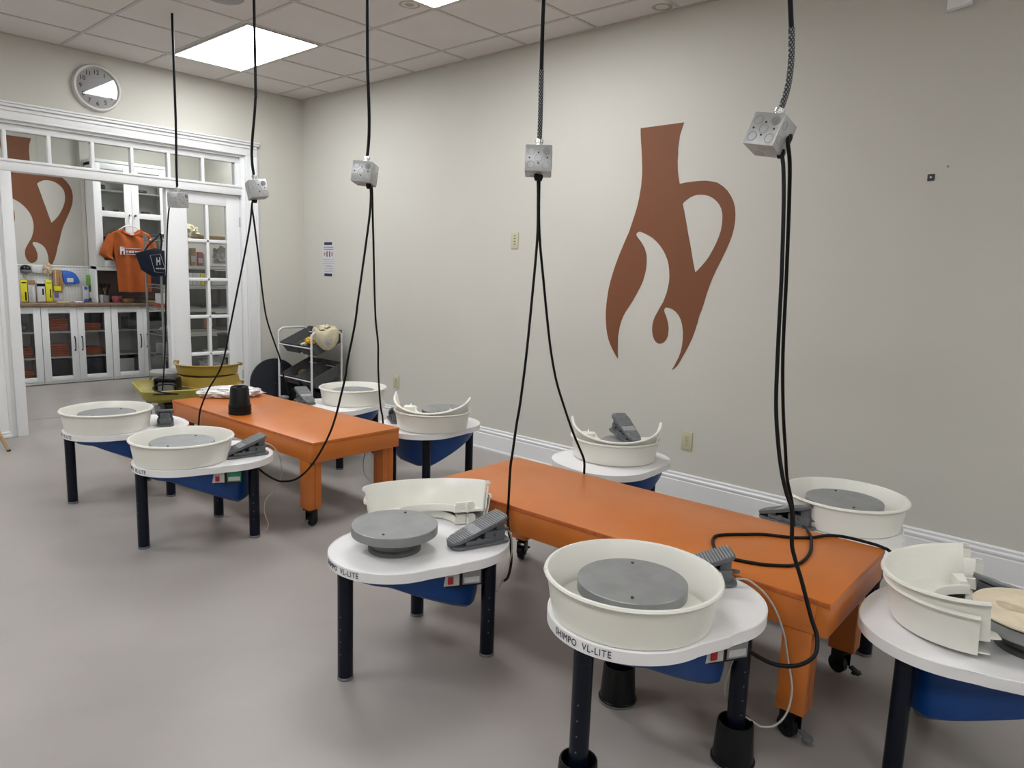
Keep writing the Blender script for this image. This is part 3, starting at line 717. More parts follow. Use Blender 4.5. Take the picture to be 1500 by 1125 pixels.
for k, a, lb in (('w2', 40, 'ivory splash pan on the wheel in front of the back table'), ('w6', 42, 'large ivory splash pan on the wheel nearest the camera'),
                 ('w4', 30, 'ivory splash pan on the wheel beside the bin cart'), ('w7', 38, 'ivory splash pan on the wheel behind the near end of the front table')):
    L3 = wheels[k].location; dup(fp, (L3.x, L3.y, L3.z + DZ), rad(a), lb)

def half_pan(loc, rz, tilt, label, roll=0):
    t = thing('splash_pan_half', label, 'splash pan', loc, 0, 'loose ivory splash pan halves')
    t.rotation_euler = (Rz(rz) @ Ry(-tilt) @ Rx(roll)).to_euler()
    bm = half_bm(True)
    obj('wall', bm, M['pan'], t, 40)
    return t
# local opening faces +x
ha = math.atan2(-.86, -.51)
hp = half_pan((-2.285, -4.545, DZ + .001), ha, 0, 'lower of two ivory pan halves standing behind the bare wheel head')
HP = [
 ((-2.300, -4.560, DZ + .055), (Rz(ha + .02) @ Ry(rad(-11))), 'upper of two ivory pan halves standing behind the bare wheel head'),
 ((-1.060, -3.185, DZ + .001), (Rz(rad(35))), 'lower ivory pan half on the wheel right of the back table'),
 ((-1.038, -3.170, DZ + .095), (Rz(rad(35)) @ Ry(rad(-18))), 'upper tilted ivory pan half right of the back table, beside a grey head'),
 ((-.790, -4.395, DZ + .001), (Rz(rad(32))), 'lower ivory pan half on the wheel under the mural'),
 ((-.768, -4.380, DZ + .097), (Rz(rad(36)) @ Ry(rad(-18))), 'upper tilted ivory pan half under the mural, round a grey pedal'),
 ((-1.665, -6.262, DZ + .015), (Rz(rad(-79)) @ Ry(rad(-3))), 'lower of two nested ivory pan halves at the right edge'),
 ((-1.660, -6.258, DZ + .058), (Rz(rad(-72)) @ Ry(rad(-7))), 'upper of two nested ivory pan halves at the right edge'),
]
for loc, R4, lb in HP: dup(hp, loc, label=lb, rot=R4.to_euler())

# ------------------------------------------------------------------ foot pedals
def make_pedal(label, loc, rz, ribs=True):
    t = thing('foot_pedal', label, 'foot pedal', loc, rz, 'grey foot pedals')
    def rr(x0, x1, w, r, n=5):
        o = []
        for cx, cy, a0 in ((x1 - r, w - r, 0), (x0 + r, w - r, 90), (x0 + r, -w + r, 180), (x1 - r, -w + r, 270)):
            for k in range(n + 1):
                a = rad(a0 + 90 * k / n); o.append((cx + r * math.cos(a), cy + r * math.sin(a)))
        return o
    bm = nb(); prism(bm, rr(-.115, .118, .047, .030), 0, .009, .002); obj('base_plate', bm, M['pedal'], t, 40)
    bm = nb()
    prism(bm, rr(.010, .098, .033, .008), .008, .048, .004)
    bx(bm, .060, .096, -.029, .029, .045, .082, .005)
    for s in (-1, 1):
        bx(bm, -.070, .040, s * .036 - .003, s * .036 + .003, .009, .026, .002)
        cyl(bm, .012, -.004, .004, n=16, M4=Tr(-.018, s * .038, .022) @ Rx(PI / 2)); cyl(bm, .006, -.009, .009, n=12, M4=Tr(.052, s * .036, .034) @ Rx(PI / 2))
    obj('body', bm, M['pedal'], t, 40)
    A = rad(20); m4 = Tr(-.122, 0, .012) @ Ry(-A)
    pts = []
    for k in range(0, 13):
        a = rad(90 + 180 * k / 12); pts.append((.034 + .034 * math.cos(a), .037 * math.sin(a)))
    pts += [(.10, -.044), (.19, -.050), (.224, -.048), (.236, -.040), (.241, -.028), (.241, .028), (.236, .040), (.224, .048), (.19, .050), (.10, .044)]
    bm = nb(); prism(bm, pts, -.004, .009, .003, M4=m4); tr_ = obj('tread_plate', bm, M['pedal'], t, 40)
    if ribs:
        bm = nb(); x = .010
        while x < .234:
            hw = .030 if x < .02 else (.037 if x < .05 else (.041 if x < .12 else .045))
            if not (.088 < x < .128): bx(bm, x, x + .0030, -hw, hw, .0088, .0112, M4=m4)
            x += .0092
        bx(bm, .090, .126, -.040, .040, .0085, .0098, M4=m4)
        obj('ribs', bm, M['pedhi'], tr_, 0)
    bm = nb(); lathe(bm, [(0, 0), (.010, 0), (.010, .004), (.007, .006), (.0085, .010), (.0065, .013), (.0080, .017), (.0060, .020), (.0072, .024), (.0052, .027), (.0060, .031), (.0040, .034), (0, .034)], 14, M4=Tr(.095, 0, .034) @ Ry(PI / 2)); obj('strain_relief', bm, M['pedal'], t, 40)
    return t
ped = make_pedal('grey ribbed foot pedal on the wheel with the bare head', (-2.262, -4.795, .4235), rad(-17))
PED = [
 ('p2', (-2.285, -3.105, .4235), -8, 'grey foot pedal on the wheel in front of the back table'),
 ('p1', (-2.27, -2.085, .4235), -112, 'dark foot pedal end-on, on the far left wheel'),
 ('p6', (-2.098, -5.588, .4855), -50, 'grey ribbed foot pedal behind the pan of the nearest wheel'),
 ('p4', (-1.235, -1.985, .4235), 78, 'grey foot pedal beside the pan near the bin cart'),
 ('p5', (-1.115, -2.885, .4235), -120, 'small dark grey foot pedal left of the tilted pan, by the back table'),
 ('p7m', (-.735, -4.420, .5145), 72, 'grey foot pedal resting on the wheel head under the mural'),
 ('p7', (-1.150, -5.505, .4235), -92, 'flat grey foot pedal side-on, at the wheel behind the front table'),
 ('p8', (-1.415, -6.300, .4235), 150, 'grey foot pedal mostly hidden behind the nested pans at the right edge'),
]
peds = {'p3': ped}
for k, loc, a, lb in PED: peds[k] = dup(ped, loc, rad(a), lb)

peds['p7m'].rotation_euler = (Rz(rad(66)) @ Ry(rad(-9))).to_euler(); peds['p7m'].location.z += .018

def cord_child(name, pts, r, m, root, sub=5):
    bm = nb(); tube(bm, pts, r, 8, sub)
    inv = (Tr(*root.location) @ root.rotation_euler.to_matrix().to_4x4()).inverted()
    for v in bm.verts: v.co = inv @ v.co
    return obj(name, bm, m, root, 60)
cord_child('cord', CORDS['P6'], .0032, M['greycord'], peds['p6'])
cord_child('cord', CORDS['P3'], .0030, M['greycord'], peds['p3'])
cord_child('cord', CORDS['P2'], .0030, M['greycord'], peds['p2'])
cord_child('cord', CORDS['P5'], .0028, M['greycord'], peds['p5'])
cord_child('cord', CORDS['P1'], .0030, M['greycord'], peds['p1'])

# ------------------------------------------------------------------ black pots: three under the near wheel, a nested stack on the table
def make_pot(label, loc, cat='pot', group='black pots under the nearest wheel'):
    t = thing('plastic_pot', label, cat, loc, 0, group)
    bm = nb(); lathe(bm, [(.036, .062), (.042, .116), (.046, .128), (.050, .128), (.052, .122), (.059, .012), (.061, .010), (.064, .010), (.064, .002), (.062, 0), (.058, 0), (.056, .010), (.048, .114), (.045, .114), (.040, .060), (0, .058), (0, .062)], 36)
    obj('wall', bm, M['black'], t, 40)
    bm = nb(); lathe(bm, [(.0640, .003), (.0655, .003), (.0655, .007), (.0640, .007)], 36); obj('rim_ring', bm, M['galvdk'], t, 40)
    return t
cw, sw_ = math.cos(-.04), math.sin(-.04)
w6l = wheels['w6'].location
pp = []
for (x, y), lb in (((-.203, 0), 'upturned black pot under the front leg of the nearest wheel'), ((.27, -.21), 'upturned black pot under the right leg of the nearest wheel'), ((.27, .21), 'upturned black pot under the far leg of the nearest wheel')):
    pp.append((w6l.x + x * cw - y * sw_, w6l.y + x * sw_ + y * cw, lb))
pot = make_pot(pp[0][2], (pp[0][0], pp[0][1], 0))
for x, y, lb in pp[1:]: dup(pot, (x, y, 0), 0, lb)
def stackpot(label, z):
    t = thing('nursery_pot', label, 'pot', (-1.945, -2.395, .4905 + z), 0, 'nested black pots on the back table')
    bm = nb(); lathe(bm, [(.046, .128), (.049, .130), (.051, .127), (.0535, .122), (.062, .020), (.0625, .018), (.0665, .018), (.0670, .002), (.065, 0), (.0615, 0), (.0605, .018), (.0515, .120), (.046, .124), (.018, .122), (.018, .126)], 40)
    obj('wall', bm, M['black'], t, 40); bm = nb(); lathe(bm, [(.0665, .003), (.0682, .003), (.0682, .006), (.0665, .006)], 40); obj('rim_ring', bm, M['galvdk'] if z > .01 else M['black'], t, 40)
    return t
s0 = stackpot('bottom black pot of the upturned stack on the back table', 0)
s1 = dup(s0, (-1.945, -2.395, .4905 + .021), 0, 'middle black pot of the upturned stack on the back table')
s2 = dup(s0, (-1.945, -2.395, .4905 + .041), 0, 'topmost black pot of the upturned stack on the back table')

# plaster bat with a broken patch on the right-hand wheel
w8l = wheels['w8'].location
t = thing('plaster_bat', 'round cream plaster bat with a chipped patch, at the right edge', 'bat', (w8l.x, w8l.y, .513 + .004))
bm = nb(); lathe(bm, [(0, 0), (.150, 0), (.158, .003), (.160, .008), (.156, .013), (0, .014)], 60); obj('disc', bm, M['bat'], t, 40)
bm = nb(); bmesh.ops.create_icosphere(bm, subdivisions=4, radius=.03)
from mathutils import noise as _n
for v in bm.verts:
    k_ = 1 + .7 * _n.noise(v.co * 40)
    v.co = Vector((v.co.x * .9 * k_, v.co.y * 1.1 * k_, max(v.co.z * .10, 0) * k_ + .0135))
for v in bm.verts: v.co += Vector((-.02, .055, 0))
obj('chipped_patch', bm, M['beige'], t, 20)

# wrapped clay on the back table
def lump(name, m, c, s, seed, sub=5, amp=.12, parent=None, rz=0, flat=True, scale=4.):
    from mathutils import noise as nz
    bm = nb(); bmesh.ops.create_icosphere(bm, subdivisions=sub, radius=1)
    for v in bm.verts:
        d = v.co.normalized(); k = 1 + amp * nz.noise(d * scale + Vector((seed, 0, 0))) + amp * .5 * nz.noise(d * scale * 2.6 + Vector((0, seed, 0)))
        q = Vector((d.x * s[0], d.y * s[1], d.z * s[2])) * k
        if flat: q.z = max(q.z, -s[2] * .55)
        v.co = Rz(rz) @ q + Vector(c)
    return obj(name, bm, m, parent, 60)
t = thing('clay_bag', 'crumpled plastic bag of clay lying flat at the far end of the back table', 'bag', (-1.71, -1.80, .491))
lump('bag', M['clay'], (0, 0, .028), (.200, .100, .045), 3.1, amp=.22, parent=t, rz=rad(-32))
lump('bag_fold', M['clay'], (.12, -.05, .018), (.075, .05, .030), 7.7, amp=.3, parent=t, rz=rad(-20))

# ------------------------------------------------------------------ hanging junction boxes and cords
def make_box(label, loc, yaw, pitch, roll, pts, grip, holes=1):
    t = thing('junction_box', label, 'outlet box', loc, 0, 'junction boxes hanging from the ceiling')
    R4 = Rz(yaw) @ Rx(roll) @ Ry(pitch)
    s = .051
    bm = nb(); bx(bm, -.045, .045, -s, s, -s, s, .004, M4=R4); b = obj('box', bm, M['galv'], t, 40)
    bm = nb()
    spots = [(-.028, .026), (.030, .026), (0, 0), (-.028, -.026), (.030, -.028)]
    for u, v in spots:       # front knockouts
        m4 = R4 @ Tr(.045, u, v) @ Ry(PI / 2); lathe(bm, closed_prof([(.0125, 0), (.0150, 0), (.0150, .0010), (.0125, .0010)]), 24, M4=m4, cap=False)
    for sd in (-1, 1):
        for u, v in ((-.024, .022), (.020, 0), (-.024, -.022)):
            m4 = R4 @ Rz(sd * PI / 2) @ Tr(s, u, v) @ Ry(PI / 2); lathe(bm, closed_prof([(.0110, 0), (.0130, 0), (.0130, .0009), (.0110, .0009)]), 20, M4=m4, cap=False)
    for u, v in ((-.02, .02), (.022, -.005)):
        m4 = R4 @ Tr(0, 0, -s) @ Rx(PI) @ Tr(u, v, 0); lathe(bm, closed_prof([(.0110, 0), (.0130, 0), (.0130, .0009), (.0110, .0009)]), 20, M4=m4, cap=False)
    obj('knockout', bm, M['knock'], b, 0)
    bm = nb()
    for u, v in ((0, .020), (-.034, 0), (.034, .001), (0, -.020)): cyl(bm, .0034, 0, .0008, n=12, M4=R4 @ Tr(.045, u, v) @ Ry(PI / 2))
    for sd in (-1, 1):
        for v in (.012, -.018): cyl(bm, .0026, 0, .0008, n=10, M4=R4 @ Rz(sd * PI / 2) @ Tr(s, .030, v) @ Ry(PI / 2))
    obj('screw_hole', bm, M['pin'], b, 0)
    bm = nb(); m4 = R4 @ Tr(.045, .030, .026) @ Ry(PI / 2); cyl(bm, .0125, .0, .0035, n=24, M4=m4); cyl(bm, .0060, .0035, .0060, n=6, M4=m4); obj('plug', bm, M['galvdk'], b, 40)
    # connector and ceiling cable; cable path in box-relative coordinates
    top = R4 @ Vector((0, 0, s))
    bm = nb(); m4 = Tr(*top) @ R4
    lathe(bm, [(0, -.001), (.017, -.001), (.017, .010), (.012, .011), (.012, .018), (.0155, .019), (.0155, .030), (.011, .034), (0, .034)], 24, M4=m4); obj('connector', bm, M['chrome'], t, 35)
    st = top + (R4.to_3x3() @ Vector((0, 0, .030)))
    Q = Vector(pts[-1]) - Vector(loc)
    up = R4.to_3x3() @ Vector((0, 0, 1)); c1 = st + up * .16; c2 = Vector((Q.x, Q.y, st.z + .30)); e_ = Vector((Q.x, Q.y, st.z + .50))
    P = [((1 - s_) ** 3) * st + 3 * s_ * (1 - s_) ** 2 * c1 + 3 * s_ * s_ * (1 - s_) * c2 + s_ ** 3 * e_ for s_ in [k / 8 for k in range(9)]]
    P.append(Vector((Q.x, Q.y, H - .001 - loc[2])))
    bm = nb(); tube(bm, P, .0078, 10, 8); obj('ceiling_cable', bm, M['blackcord'], t, 60)
    if grip:
        SP = smooth_path(P, 10); G = []; l = 0
        for a, c in zip(SP, SP[1:]):
            G.append(a); l += (c - a).length
            if l > grip: break
        bm = nb(); tube(bm, G, .0094, 12, straight=True); obj('cable_grip', bm, M['braid'], t, 60)
    return t
D = rad
make_box('dull grey junction box in front of the doorway, first and farthest of the hanging row', (-1.88, -1.466, 1.822), D(-66), 0, D(2), [(-1.88, -1.451, 2.241), (-1.88, -1.463, 2.633), (-1.88, -1.475, 3.0)], 0)
make_box('bright junction box hanging beside the door frame, second of the row', (-1.88, -2.535, 1.838), D(-103), D(-8), D(9), [(-1.88, -2.527, 2.138), (-1.88, -2.534, 2.511), (-1.88, -2.541, 2.874)], 0)
make_box('bright junction box hanging left of the ivory vented plate, third of the row', (-1.88, -3.578, 1.862), D(-149), D(-8), D(-5), [(-1.88, -3.585, 2.194), (-1.88, -3.591, 2.471), (-1.88, -3.595, 2.652)], 0)
make_box('square-on junction box hanging left of the mural', (-1.88, -4.690, 1.838), D(-141), D(-8), D(0), [(-1.88, -4.686, 2.105), (-1.88, -4.684, 2.278), (-1.88, -4.683, 2.423)], .26)
make_box('tilted junction box hanging right of the mural, nearest the camera', (-1.88, -5.605, 1.846), D(-186), D(-17), D(-11), [(-1.88, -5.609, 2.06), (-1.88, -5.612, 2.189), (-1.88, -5.614, 2.227)], .24)

CL = dict(B1=('black cord from the farthest box, dropping to the olive wheel', .0052), B2L=('left black cord from the box beside the door frame, crossing the back table', .0055),
 B2R=('right black cord from the box beside the door frame, falling past the bin cart', .0055), B3L=('left black cord from the third box, curling under the back table corner', .0055),
 B3R=('right black cord from the third box, ending behind the back table', .0055), B4L=('left black cord from the box left of the mural, looping behind the bare-head wheel', .0055),
 B4R=('right black cord from the box left of the mural, bending at the ivory pans', .0055), B5A=('black cord from the nearest box, hanging in a loop below the front table edge', .0062),
 B5B=('black cord from the nearest box, dropping behind the front table', .0060), TBL=('black cord looped flat on the near end of the front table', .0058))
EXIT = dict(B2L=(-1.886, -2.505, 1.788), B2R=(-1.874, -2.500, 1.788), B3L=(-1.884, -3.612, 1.812), B3R=(-1.872, -3.612, 1.812), B4L=(-1.888, -4.692, 1.788), B4R=(-1.872, -4.692, 1.788), B5A=(-1.872, -5.640, 1.800), B5B=(-1.855, -5.652, 1.845))
for k, (lb, r) in CL.items():
    pth = ([EXIT[k]] if k in EXIT else []) + list(CORDS[k])
    bm = nb(); tube(bm, pth, r, 8, 6)
    o = obj('power_cord', bm, M['blackcord'], None, 60); tag(o, lb, 'cord', 'black power cords')
    if k[0] == 'B':
        bm = nb(); P0 = Vector(pth[0]); lathe(bm, [(0, .002), (.012, .002), (.013, -.010), (.008, -.024), (0, -.024)], 14, M4=Tr(*P0)); obj('strain_relief', bm, M['blackcord'], o, 40)
# small coil of the first cord on the olive wheel
bm = nb(); tube(bm, [(-1.985 + .10 * math.cos(a) * .8, -1.40 + .10 * math.sin(a) * .8, .50 + .035 * math.sin(a * .5 + 1)) for a in [k * .5 for k in range(20)]], .005, 8, 4)
tag(obj('power_cord', bm, M['blackcord'], None, 60), 'small coil of black cord draped over the olive wheel edge', 'cord', 'black power cords')

# ------------------------------------------------------------------ olive wheel beyond the back table
t = thing('olive_wheel_table', 'olive pottery wheel with grey head beyond the back table', 'pottery wheel', (-1.72, -1.03, 0), rad(-13))
def rrect(a, b, r, n=6, ch=0):
    o = []
    for cx, cy, a0 in ((a - r, b - r, 0), (-a + r, b - r, 90), (-a + r, -b + r, 180), (a - r, -b + r, 270)):
        for k in range(n + 1):
            an = rad(a0 + 90 * k / n); o.append((cx + r * math.cos(an), cy + r * math.sin(an)))
    return o
bm = nb(); rr_ = [(rrect(.24, .24, .06), .385), (rrect(.29, .28, .07), .410), (rrect(.31, .30, .08), .475), (rrect(.30, .29, .075), .480), (rrect(.285, .275, .07), .445), (rrect(.27, .26, .06), .435)]
R_ = [[bm.verts.new((x, y, z)) for x, y in pts] for pts, z in rr_]
for A, B in zip(R_, R_[1:]):
    for i in range(len(A)): bm.faces.new((A[i], A[(i + 1) % len(A)], B[(i + 1) % len(A)], B[i]))
bm.faces.new(R_[0]); bm.faces.new(R_[-1]); obj('tray', bm, M['olive'], t, 40)
for x in (-.20, .20):
    for y in (-.20, .20):
        bm = nb(); bx(bm, x - .017, x + .017, y - .017, y + .017, 0, .36, .003); obj('leg', bm, M['galvdk'], t)
bm = nb(); bx(bm, -.15, .12, -.19, .12, .22, .36, .01); obj('motor_box', bm, M['black'], t)
bm = nb(); cyl(bm, .06, .435, .535, (-.04, .14), 28, .004); obj('shaft', bm, M['headdk'], t, 40)
bm = nb(); lathe(bm, [(0, .535), (.150, .535), (.1525, .540), (.1525, .562), (.150, .565), (0, .565)], 56, c=(-.04, .14, 0)); obj('wheel_head', bm, M['head'], t, 30)
t2 = thing('motor_cover', 'grey box with black arch lid on the olive wheel', 'pedal', (-1.865, -1.150, .437), rad(-40))
bm = nb(); bx(bm, -.060, .060, -.055, .055, 0, .092, .012); obj('body', bm, M['greyplas'], t2, 40)
bm = nb()
bx(bm, -.078, .078, -.075, .060, .098, .122, .010); bx(bm, -.078, -.066, -.07, .06, .0, .105, .004); bx(bm, .066, .078, -.07, .06, .0, .105, .004); obj('lid', bm, M['black'], t2, 40)
def olive_half(label, loc, R4):
    t = thing('olive_pan_half', label, 'splash pan', loc); t.rotation_euler = R4.to_euler()
    bm = nb(); lathe(bm, [(.222, 0), (.235, .066), (.250, .069), (.252, .075), (.230, .076), (.217, .008), (.11, .006), (.11, 0)], 36, PI / 2, 3 * PI / 2); obj('wall', bm, M['mustard'], t, 40)
    bm = nb(); bx(bm, -.012, .012, .226, .262, .060, .082, .003); obj('catch', bm, M['olivedk'], t)
    bm = nb(); bx(bm, -.012, .012, -.262, -.226, .060, .082, .003); obj('catch', bm, M['olivedk'], t)
    bm = nb(); bx(bm, -.03, .0, .10, .13, 0, .03, .003); obj('tab', bm, M['olivedk'], t)
    return t
olive_half('lower olive pan half turned over beneath another, on the olive wheel', (-1.530, -1.09, .560), Rz(rad(50)) @ Rx(PI) @ Ry(rad(3)))
olive_half('upper olive pan half standing open side away on the olive wheel', (-1.530, -1.09, .566), Rz(rad(44)))

# ------------------------------------------------------------------ bin cart and big disc in the corner
t = thing('bin_cart', 'white tube cart with two tilted tiers of dark bins in the corner', 'cart', (-.25, -.50, 0))
xf, xb, yl, yr = -.175, .150, .275, -.295
for y in (yl, yr):
    bm = nb(); tube(bm, [(xf, y, .0), (xf, y, .40), (xf, y, .745), (xf + .012, y, .785), (xf + .045, y, .806), (xf + .09, y, .810), (xb - .09, y, .810), (xb - .04, y, .806), (xb - .010, y, .785), (xb, y, .745), (xb, y, .40), (xb, y, 0)], .0105, 10, 5); obj('side_frame', bm, M['tube'], t, 60)
for z, x in ((.655, xf), (.345, xf), (.76, xb), (.455, xb), (.08, xf), (.08, xb)):
    bm = nb(); tube(bm, [(x, yl, z), (x, yr, z)], .006, 8, straight=True); obj('rail', bm, M['tube'], t, 60)
def bin_at(z, yc, lb):
    o = thing('storage_bin', lb, 'bin', (-.25 + xf + .012, -.50 + yc, z), 0, 'dark grey bins on the cart')
    o.rotation_euler = (0, rad(-24), 0)
    bm = nb(); w2 = .132; L_ = .355; h = .105
    # open tapered tub: local x runs back along the tilt
    ro = [((0, -w2), (L_, -w2), (L_, w2), (0, w2), 0.0), ((.022, -w2 + .02), (L_ - .02, -w2 + .02), (L_ - .02, w2 - .02), (.022, w2 - .02), -h)]
    ri = [(( .006, -w2 + .006), (L_ - .006, -w2 + .006), (L_ - .006, w2 - .006), (.006, w2 - .006), 0.0), ((.026, -w2 + .024), (L_ - .024, -w2 + .024), (L_ - .024, w2 - .024), (.026, w2 - .024), -h + .005)]
    def ring(q): return [bm.verts.new((x, y, q[4])) for x, y in q[:4]]
    A, B, Cc, Dd = ring(ro[1]), ring(ro[0]), ring(ri[0]), ring(ri[1])
    for U, V in ((A, B), (B, Cc), (Cc, Dd)):
        for i in range(4): bm.faces.new((U[i], U[(i + 1) % 4], V[(i + 1) % 4], V[i]))
    bm.faces.new(A); bm.faces.new(Dd); obj('tub', bm, M['bin'], o, 20)
    bm = nb(); tube(bm, [(0, -w2, .003), (L_, -w2, .003), (L_, w2, .003), (0, w2, .003)], .0055, 6, closed=True, straight=True); obj('rim', bm, M['bin'], o, 40)
    bm = nb(); bx(bm, .004, .009, -.03, .03, -.055, -.035, .002); obj('hand_slot', bm, M['pin'], o)
    return o
b0 = bin_at(.668, .137, 'dark bin on the upper tier of the cart, left')
for z, y, lb in ((.668, -.152, 'dark bin on the upper tier of the cart, under the hanging cloth'), (.360, .137, 'dark bin on the lower tier of the cart, left'), (.360, -.152, 'dark bin on the lower tier of the cart, right')):
    dup(b0, (-.25 + xf + .012, -.50 + y, z), label=lb, rot=(0, rad(-24), 0))
lmp = lump('sponge', M['yellow'], (-.335, -.655, .715), (.05, .075, .035), 2.2, sub=4, amp=.35, flat=False); tag(lmp, 'bright yellow sponge in the upper bins of the cart', 'sponge')
lmp = lump('sponge', M['cloth'], (-.345, -.545, .672), (.035, .040, .018), 9.2, sub=4, amp=.35, flat=False); tag(lmp, 'pale thin sponge at the front lip of the upper bin', 'sponge')
lmp = lump('sponge', M['olivedk'], (-.27, -.42, .378), (.055, .055, .035), 5.2, sub=4, amp=.25, flat=False); tag(lmp, 'dull olive sponge in the lower left bin of the cart', 'sponge')
# cloth basket hung on the cart corner
t = thing('cloth_bag', 'cream and grey cloth bag hanging over the right end of the cart', 'bag', (-.275, -.812, .755))
from mathutils import noise as nz
bm = nb(); n, m_ = 40, 14; rows = []
for j in range(m_ + 1):
    v = j / m_; row = []
    for i in range(n):
        a = 2 * PI * i / n; R0 = .125 * math.sin(min(1, v * 1.25 + .12) * PI / 2); z = -.115 + .20 * v ** 1.2
        w = .014 * nz.noise(Vector((math.cos(a) * 2, math.sin(a) * 2, v * 3)))
        row.append(bm.verts.new(((R0 + w) * math.cos(a) * .85, (R0 + w) * math.sin(a) * .95, z + (.016 * math.sin(3 * a) if j > m_ - 3 else 0))))
    rows.append(row)
for A, B in zip(rows, rows[1:]):
    for i in range(n): bm.faces.new((A[i], A[(i + 1) % n], B[(i + 1) % n], B[i]))
bm.faces.new(rows[0]); bm2 = bm; o = obj('bag_wall', bm, M['cloth'], t, 60)
md = o.modifiers.new('thick', 'SOLIDIFY'); md.thickness = .004
lump('grey_lining', M['clothgrey'], (-.035, -.065, .01), (.045, .045, .075), 4.4, sub=4, amp=.3, parent=t, flat=False)
lump('bunched_top', M['cloth'], (.0, .01, .085), (.085, .090, .030), 6.4, sub=4, amp=.5, parent=t, flat=False)
lump('handle_fold', M['cloth'], (-.075, .055, .045), (.028, .045, .05), 8.4, sub=4, amp=.5, parent=t, flat=False)

t = thing('round_board', 'large dark round board leaning in the corner behind the cart', 'board', (-.405, -.135, 0)); t.rotation_euler = (rad(-9), 0, rad(-8))
bm = nb(); cyl(bm, .248, -.012, .012, n=72, bev=.004, M4=Tr(0, 0, .249) @ Rx(PI / 2)); obj('board', bm, M['disk'], t, 40)
bm = nb(); cyl(bm, .008, .012, .018, n=14, M4=Tr(0, 0, .249) @ Rx(PI / 2)); obj('centre_bolt', bm, M['pin'], t, 40)
lb_ = lump('tarp', M['black'], (-.25, -.52, .16), (.14, .23, .16), 1.4, sub=4, amp=.3, flat=True); tag(lb_, 'heap of black plastic on the lowest level of the cart', 'plastic sheet')
lb_ = lump('hose', M['pedal'], (-1.30, -1.80, .44), (.035, .04, .014), 2.4, sub=3, amp=.3, flat=True); tag(lb_, 'small grey cable clump beside the pedal by the cart', 'cable')

# stool at the left edge
t = thing('stool', 'pale wooden stool just entering at the left edge', 'stool', (-2.98, -.36, 0))
bm = nb(); cyl(bm, .165, .425, .450, n=40, bev=.006); obj('seat', bm, M['wood2'], t, 40)
for a in (-20, 70, 160, 250):
    d = Vector((math.cos(rad(a)), math.sin(rad(a)), 0)); bm = nb(); tube(bm, [d * .11 + Vector((0, 0, .43)), d * .265 + Vector((0, 0, .012))], [.017, .012], 12, straight=True); lg = obj('leg', bm, M['wood2'], t, 60)
    bm = nb(); cyl(bm, .014, 0, .012, (d.x * .268, d.y * .268), 14); obj('foot_cap', bm, M['pin'], lg, 40)
# ================================================================== back room
def cabinet(x0, label):
    t = thing('glass_cabinet', label, 'cabinet', (x0 + .3545, 2.55, 0), 0, 'low white glass-door cabinets')
    W2 = .3525
    bm = nb()
    bx(bm, -W2, -W2 + .016, .012, .38, .03, .866); bx(bm, W2 - .016, W2, .012, .38, .03, .866); bx(bm, -.008, .008, .014, .38, .03, .866)
    bx(bm, -W2, W2, .37, .38, .03, .866); bx(bm, -W2, W2, .012, .38, .03, .050); bx(bm, -W2, W2, .012, .38, .85, .866)
    for z in (.305, .590): bx(bm, -W2 + .016, W2 - .016, .016, .37, z - .016, z)
    obj('carcass', bm, M['whitein'], t, 0)
    bm = nb(); bx(bm, -W2, W2, .0, .02, .008, .036, .002); obj('plinth', bm, M['white'], t)
    for s in (-1, 1):
        a, b = (-W2 + .001, -.0015) if s < 0 else (.0015, W2 - .001)
        bm = nb()
        bx(bm, a, a + .070, -.012, .008, .038, .863, .002); bx(bm, b - .070, b, -.012, .008, .038, .863, .002)
        bx(bm, a + .070, b - .070, -.012, .008, .038, .090, .002); bx(bm, a + .070, b - .070, -.012, .008, .795, .863, .002)
        d = obj('door', bm, M['white'], t)
        bm = nb(); bx(bm, a + .070, b - .070, -.004, -.001, .090, .795); obj('glass', bm, M['glass'], d, 0)
        hx = s * .037; bm = nb(); tube(bm, [(hx, -.012, .375), (hx, -.030, .390), (hx, -.036, .45), (hx, -.030, .510), (hx, -.012, .525)], .0055, 8, 4)
        cyl(bm, .009, 0, .004, n=12, M4=Tr(hx, -.012, .375) @ Rx(PI / 2)); cyl(bm, .009, 0, .004, n=12, M4=Tr(hx, -.012, .525) @ Rx(PI / 2)); obj('handle', bm, M['black'], d, 60)
    return t
cab = cabinet(-2.396, 'white glass-door cabinet half hidden behind the left doorway post')
dup(cab, (-1.687 + .3545, 2.55, 0), 0, 'white glass-door cabinet holding folded orange shirts, below the pegboard')
dup(cab, (-.978 + .3545, 2.55, 0), 0, 'white glass-door cabinet holding white boxes, left of the wire rack')
bm = nb(); bx(bm, -2.42, -.25, 2.515, 2.949, .868, .903, .003); tag(obj('countertop', bm, M['wood']), 'brown wooden worktop over the low glass cabinets', 'countertop')

